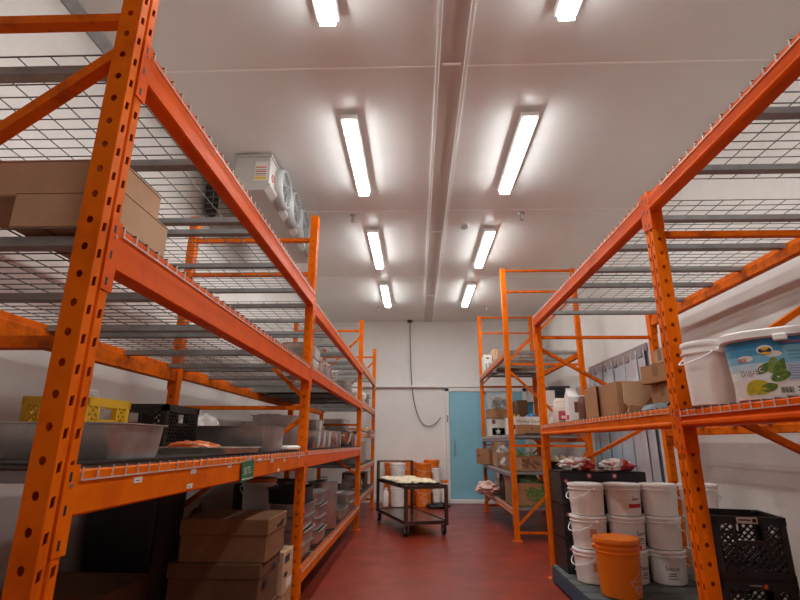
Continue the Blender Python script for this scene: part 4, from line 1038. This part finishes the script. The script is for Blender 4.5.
t = thing('clear_tub', 'clear plastic tub of dark herbs on top of the shallow brown tray', 'tub', (1.44, 8.98, S2+.442))
m = MB(); m.box(-.19, .19, -.25, .25, 0, .012, CARD); m.build('base', t)
m = MB(); m.loft([rrect(.16, .22, .04, .012), rrect(.185, .24, .05, .30), rrect(.19, .245, .05, .305), rrect(.18, .235, .05, .305), rrect(.155, .215, .04, .016)], CLEAR, None, True, True); m.build('tub', t, True)
blob('herb_bunch', 'heap of dark herbs inside the clear tub', 'herbs', 1.47, 8.95, S2+.46, .13, .17, .11, HERB, 53, .5, 4)
open_box('white carton lettered Honey Dew on the second deck, facing the aisle end', 1.33, 1.80, 7.15, 7.60, S2, S2+.245, PAPER, 'top', (0, 0, 0, 0),
         prints=(p_text('Honey Dew', .066, mat('grey_ink', (92, 90, 90), .6), '', 0.0, .74), p_patch(INK, '', -.21, -.19, .3, .55), p_patch(PINK_INK, '', -.12, .08, .5, .56)))
carton('low brown fruit carton in front of the Honey Dew carton', 1.37, 1.76, 6.95, 7.13, S2, S2+.125, CARD, tape=False, prints=(p_patch(INK, '', -.10, .10, .02, .14), p_patch(INK, '', -.01, .01, .55, .68)))
blob('blue_bag', 'bright blue bag of produce inside the Honey Dew carton', 'bag', 1.66, 7.40, S2+.006, .11, .13, .165, mat('blue_bag', (48, 112, 168), .4), 54, .3, 3)
blob('yellow_packets', 'yellow and dark packets inside the Honey Dew carton', 'packet', 1.44, 7.36, S2+.006, .08, .13, .165, mat('yellow_packet', (206, 170, 60), .5, spot=(50, 44, 40), scale=12, amt=.8), 55, .3, 3)
carton('tall white dotted carton on the second deck beside the Honey Dew carton', 1.81, 1.93, 7.0, 7.35, S2, S2+.34, PAPER, tape=False, prints=(p_patch(INK, '', -.06, -.03, .55, .65), p_patch(INK, '', .02, .05, .25, .35), p_patch(INK, '', -.05, -.02, .1, .18)))
carton('white carton stacked on the tall dotted one on the second deck', 1.815, 1.93, 7.02, 7.33, S2+.343, S2+.60, PAPER, tape=False, prints=(p_patch(GALV, '', -.05, .05, .1, .16),))
carton('small brown carton between the clear tub and the white stack, second deck', 1.64, 1.80, 8.2, 8.5, S2, S2+.56, CARD_DARK)
t = thing('teal_crate', 'teal plastic crate standing deep on the second deck by the door', 'crate', (1.86, 9.0, S2)); t['label'] = 'teal plastic bin standing deep on the second deck by the door'
m = MB(); m.loft([rrect(.15, .2, .03, 0), rrect(.17, .22, .03, .55), rrect(.18, .23, .03, .555), rrect(.18, .23, .03, .58), rrect(.16, .21, .03, .58), rrect(.14, .19, .03, .02)], TEAL, None, True, True); m.build('bin', t, True)
t.name = 'plastic_bin'
t = thing('plastic_bin', 'tall charcoal bin deep on the second deck near the right wall', 'bin', (2.11, 7.60, S2))
m = MB(); m.loft([rrect(.12, .18, .02, 0), rrect(.145, .2, .02, .66), rrect(.155, .21, .02, .665), rrect(.155, .21, .02, .70), rrect(.14, .195, .02, .70), rrect(.115, .175, .02, .02)], mat('charcoal_plastic', (48, 50, 58), .5), None, True, True); m.build('tub', t, True)
m = MB(); m.tube([(-.05, -.205, .6), (-.05, -.235, .6), (.05, -.235, .6), (.05, -.205, .6)], .007, BLACK_PL, 6); m.build('handle', t, True)
# third deck
carton('brown carton with an orange print jutting into the aisle, third deck', 1.10, 1.39, 9.0, 9.4, S3, S3+.26, CARD, tape=True, rz=.12, prints=(p_patch(ORANGE_INK, '', -.0, .1, .3, .55), p_patch(INK, '-x', -.1, .05, .5, .6)))
open_box('open brown carton of produce behind the jutting carton, third deck', 1.27, 1.50, 8.2, 8.7, S3, S3+.21, CARD_PALE, 'top', (.62, .6, 0, .5))
blob('plastic_bag', 'white bag bulging from the open carton on the third deck', 'bag', 1.385, 8.42, S3+.006, .095, .2, .17, BAG_WHITE, 61, .3, 3)
blob('plastic_bag', 'small white bag hanging at the aisle edge of the third deck', 'bag', 1.31, 7.75, S3, .06, .1, .085, BAG_WHITE, 62, .3, 3)
open_box('brown carton of cabbages with dark printing on the third deck', 1.275, 1.69, 6.98, 7.45, S3, S3+.195, CARD, 'top', (0, 0, 0, 0), prints=(p_leaf(BROWN_INK, 'y', 3, -.04, .12, .3, .75, 5), p_patch(CARD_PALE, '', -.18, -.08, .1, .9)))
for k, (x, y) in enumerate(((1.40, 7.12), (1.56, 7.13), (1.42, 7.31), (1.58, 7.31))):
    blob('cabbage', ('pale green cabbage at the near aisle corner of the brown carton', 'pale green cabbage at the near inner corner of the brown carton', 'pale green cabbage at the far aisle corner of the brown carton', 'pale green cabbage at the far inner corner of the brown carton')[k], 'cabbage', x, y, S3+.006, .077, .082, .13+.02*(k == 0), LEAF, 63+k, .12, 4, group='cabbages')
crate('black_crate', 'black lattice crate of bread on the third deck near the right wall', 1.84, 2.22, 7.0, 7.5, S3, S3+.12, BLACK_PL)
for k in range(3):
    blob('bread_loaf', ('flat pale loaf at the aisle end of the black crate', 'flat pale loaf in the middle of the black crate', 'flat pale loaf at the wall end of the black crate')[k], 'bread', 1.92+.11*k, 7.25, S3+.016, .055, .17, .10, BREAD, 70+k, .15, 3, group='loaves in the black crate')
# bottom deck
open_box('long cardboard box printed with green leaves on the bottom deck', 1.27, 1.75, 6.98, 7.62, S4, S4+.285, CARD, 'top', (.56, 0, 0, 0), prints=(p_leaf(GREEN_INK, 'y', 5, -.05, .17, .3, .75, 26), p_patch(GREEN_INK, '', -.24, .24, .02, .07), p_leaf(GREEN_INK, '-x', 8, -.2, .2, .2, .7, 10)))
blob('salad_greens', 'leafy greens filling the long green printed box', 'vegetables', 1.51, 7.30, S4+.006, .20, .27, .24, LEAF, 81, .25, 4)
crate('black_crate', 'black lattice crate behind the green printed box on the bottom deck', 1.27, 1.74, 7.70, 8.1, S4, S4+.375, BLACK_PL)
blob('plastic_bag', 'pinkish clear bag slumping off the bottom deck into the aisle', 'bag', 1.16, 8.6, S4, .19, .26, .11, BAG_PINK, 82, .35, 3)
blob('plastic_bag', 'white bag leaning behind the slumping pinkish bag', 'bag', 1.46, 8.95, S4, .12, .2, .24, BAG_WHITE, 83, .25, 3)
carton('dark box deep on the bottom deck near the right wall', 1.85, 2.25, 7.0, 7.8, S4, S4+.24, mat('dark_carton', (58, 48, 44), .8))

# ------------------------------------------------------------------ cart and buckets by the far wall
RZ = .33
ct = thing('utility_cart', 'dark metal two-shelf cart on casters in the middle of the aisle', 'cart', (-.115, 7.84, 0), RZ)
hw, hl = .30, .755
for z, nm in ((.155, 'lower_shelf'), (.602, 'upper_shelf')):
    m = MB(); m.box(-hw, hw, -hl, hl, z+.012, z+.024, CART_METAL)
    for x0, x1, y0, y1 in ((-hw, hw, -hl, -hl+.012), (-hw, hw, hl-.012, hl), (-hw, -hw+.012, -hl+.012, hl-.012), (hw-.012, hw, -hl+.012, hl-.012)): m.box(x0, x1, y0, y1, z-.012, z+.034, CART_METAL)
    m.build(nm, ct)
for sx in (-1, 1):
    for sy in (-1, 1):
        m = MB(); m.box(sx*(hw-.012)-.022, sx*(hw-.012)+.022, sy*(hl-.012)-.022, sy*(hl-.012)+.022, .125, .905 if sy > 0 else .642, CART_METAL, bev=.004); m.build('post', ct)
        w_ = MB(); X, Y = sx*(hw-.03), sy*(hl-.06); w_.box(X-.045, X+.045, Y-.045, Y+.045, .135, .145, GALV)
        for s in (-1, 1): w_.box(X+s*.024-.003, X+s*.024+.003, Y-.022, Y+.03, .045, .135, GALV)
        k = w_.build('caster', ct)
        w_ = MB(); w_.lathe([(.02, -.018), (.055, -.018), (.06, -.012), (.06, .012), (.055, .018), (.02, .018)], RUBBER, 24, Matrix.Translation((X, Y+.012, .0605)) @ Matrix.Rotation(PI/2, 4, 'Y')); w_.build('wheel', k, True)
m = MB(); m.tube([(-hw, hl, .90), (hw, hl, .90)], .014, CART_METAL, 10); m.build('push_handle', ct, True)
def on_cart(u, v): return (-.115+u*math.cos(RZ)-v*math.sin(RZ), 7.84+u*math.sin(RZ)+v*math.cos(RZ))
zc = .602+.024+.0005
for k, (u, v, lab) in enumerate(((-.02, .34, 'farther'), (.0, -.27, 'nearer'))):
    x, y = on_cart(u, v)
    pan('sheet_pan', 'dark sheet pan of pale dough on the cart top, %s one' % lab, 'sheet pan', x-.31, x+.31, y-.29, y+.29, zc, zc+.022, mat('dark_pan_metal', (66, 58, 54), .4, .7), .012, .012, rz=RZ+.1*(1-2*k), group='pans on the cart')
    for q in range(6):
        du, dv = (-.18+.18*(q % 3)), (-.10+.2*(q//3)); c_, s_ = math.cos(RZ+.1*(1-2*k)), math.sin(RZ+.1*(1-2*k))
        blob('flatbread', 'pale dough round on the %s dark pan, %s row, %s' % (lab, ('front', 'back')[q//3], ('at one end beside the push handle side', 'in the middle', 'at the door side')[q % 3] if False else ('toward the left rack', 'in the middle', 'toward the blue door')[q % 3]), 'dough', x+du*c_-dv*s_, y+du*s_+dv*c_, zc+.004+.0005*q, .115, .13, .026+.006*(q % 2), BREAD, 90+q+6*k, .2, 3, group='dough on the cart')
yb_ = 10.32
for k in range(2):
    pail('white lidded pail, %s of the pair behind the cart' % ('lower', 'upper')[k], -.375, yb_, .4*k, .155, .398, WHITE_PL, WHITE_PL, rz=.4, group='pails behind the cart')
    pail('orange bucket, %s of the pair right behind the cart' % ('lower', 'upper')[k], .125, yb_-.02, .405*k, .165, .403, ORANGE_PL, ORANGE_PL, ribs=True, name='bucket', cat='bucket', rz=.2, group='orange buckets behind the cart',
         marks=(('diamond', -.1, .36, ((.13, .13, PAPER), (.115, .115, ORANGE_PL)), None), ('THE HOME', -.12, .40, .022, PAPER), ('DEPOT', -.08, .31, .028, PAPER)))
    pail('orange bucket, %s of the pair against the far wall' % ('lower', 'upper')[k], .30, yb_+.30, .43*k, .165, .428, ORANGE_PL, ORANGE_PL, ribs=True, name='bucket', cat='bucket', group='orange buckets at the wall')
    pail('orange bucket, %s of the pair between the white pails and the wall' % ('lower', 'upper')[k], -.155, yb_+.33, .41*k, .15, .408, ORANGE_PL, ORANGE_PL, ribs=True, name='bucket', cat='bucket', group='orange buckets next to the wall')
    pail('orange bucket, %s of the pair farthest left at the wall' % ('lower', 'upper')[k], -.52, yb_+.34, .40*k, .15, .398, ORANGE_PL, ORANGE_PL, ribs=True, name='bucket', cat='bucket', group='orange buckets left at the wall')
    pail('narrow white tub, %s of the pair beside the orange buckets' % ('lower', 'upper')[k], .385, yb_-.02, .355*k, .085, .353, WHITE_PL, WHITE_PL, name='plastic_tub', cat='tub', group='narrow white tubs')
t = thing('plastic_jug', 'white jug with an orange cap beside the narrow white tubs', 'jug', (.545, yb_+.02, 0))
m = MB(); m.loft([rrect(.06, .05, .02, 0), rrect(.066, .056, .02, .02), rrect(.066, .056, .02, .36), rrect(.062, .05, .02, .42), rrect(.055, .045, .02, .43)], PINKISH_PL, None, True, True); m.build('jug', t, True)
m = MB(); m.lathe([(.058, .43), (.062, .435), (.062, .485), (.056, .49)], ORANGE_PL, 18); m.build('cap', t, True)
t = thing('plastic_jug', 'small white jug on the floor beside the left rack and white pails', 'jug', (-.61, yb_-.02, 0))
m = MB(); m.loft([rrect(.05, .045, .02, 0), rrect(.055, .05, .02, .02), rrect(.055, .05, .02, .24), rrect(.03, .03, .015, .29), rrect(.025, .025, .012, .30)], PINKISH_PL, None, True, True); m.build('jug', t, True)
m = MB(); m.lathe([(.03, .30), (.03, .335), (.026, .338)], PAPER, 16); m.build('cap', t, True)
blob('bin_bag', 'low black refuse bag on the floor beside the blue door', 'bag', .40, 10.05, 0, .22, .10, .062, BLACK_PL, 99, .3, 3)

# ------------------------------------------------------------------ camera, world, exposure
cd = bpy.data.cameras.new('camera'); cam = bpy.data.objects.new('camera', cd); C.objects.link(cam)
cd.sensor_width = 36; cd.lens = 491.535/800*36; cd.clip_start = .02
cam.matrix_world = Matrix.Translation((0, 0, 1.1908)) @ Matrix.Rotation(.034, 4, 'Z') @ Matrix.Rotation(PI/2+.2825, 4, 'X') @ Matrix.Rotation(.0048, 4, 'Z')
sc = bpy.context.scene; sc.camera = cam
w = bpy.data.worlds.new('world'); sc.world = w; w.use_nodes = True
w.node_tree.nodes['Background'].inputs['Color'].default_value = lin(120, 110, 104); w.node_tree.nodes['Background'].inputs['Strength'].default_value = .0
sc.view_settings.view_transform = 'Standard'; sc.view_settings.look = 'None'; sc.view_settings.exposure = 0.72; sc.view_settings.gamma = 1.0
sc.view_settings.use_curve_mapping = False
sc.cycles.use_denoising = True
sc.cycles.max_bounces = 8; sc.cycles.diffuse_bounces = 5; sc.cycles.sample_clamp_indirect = 6
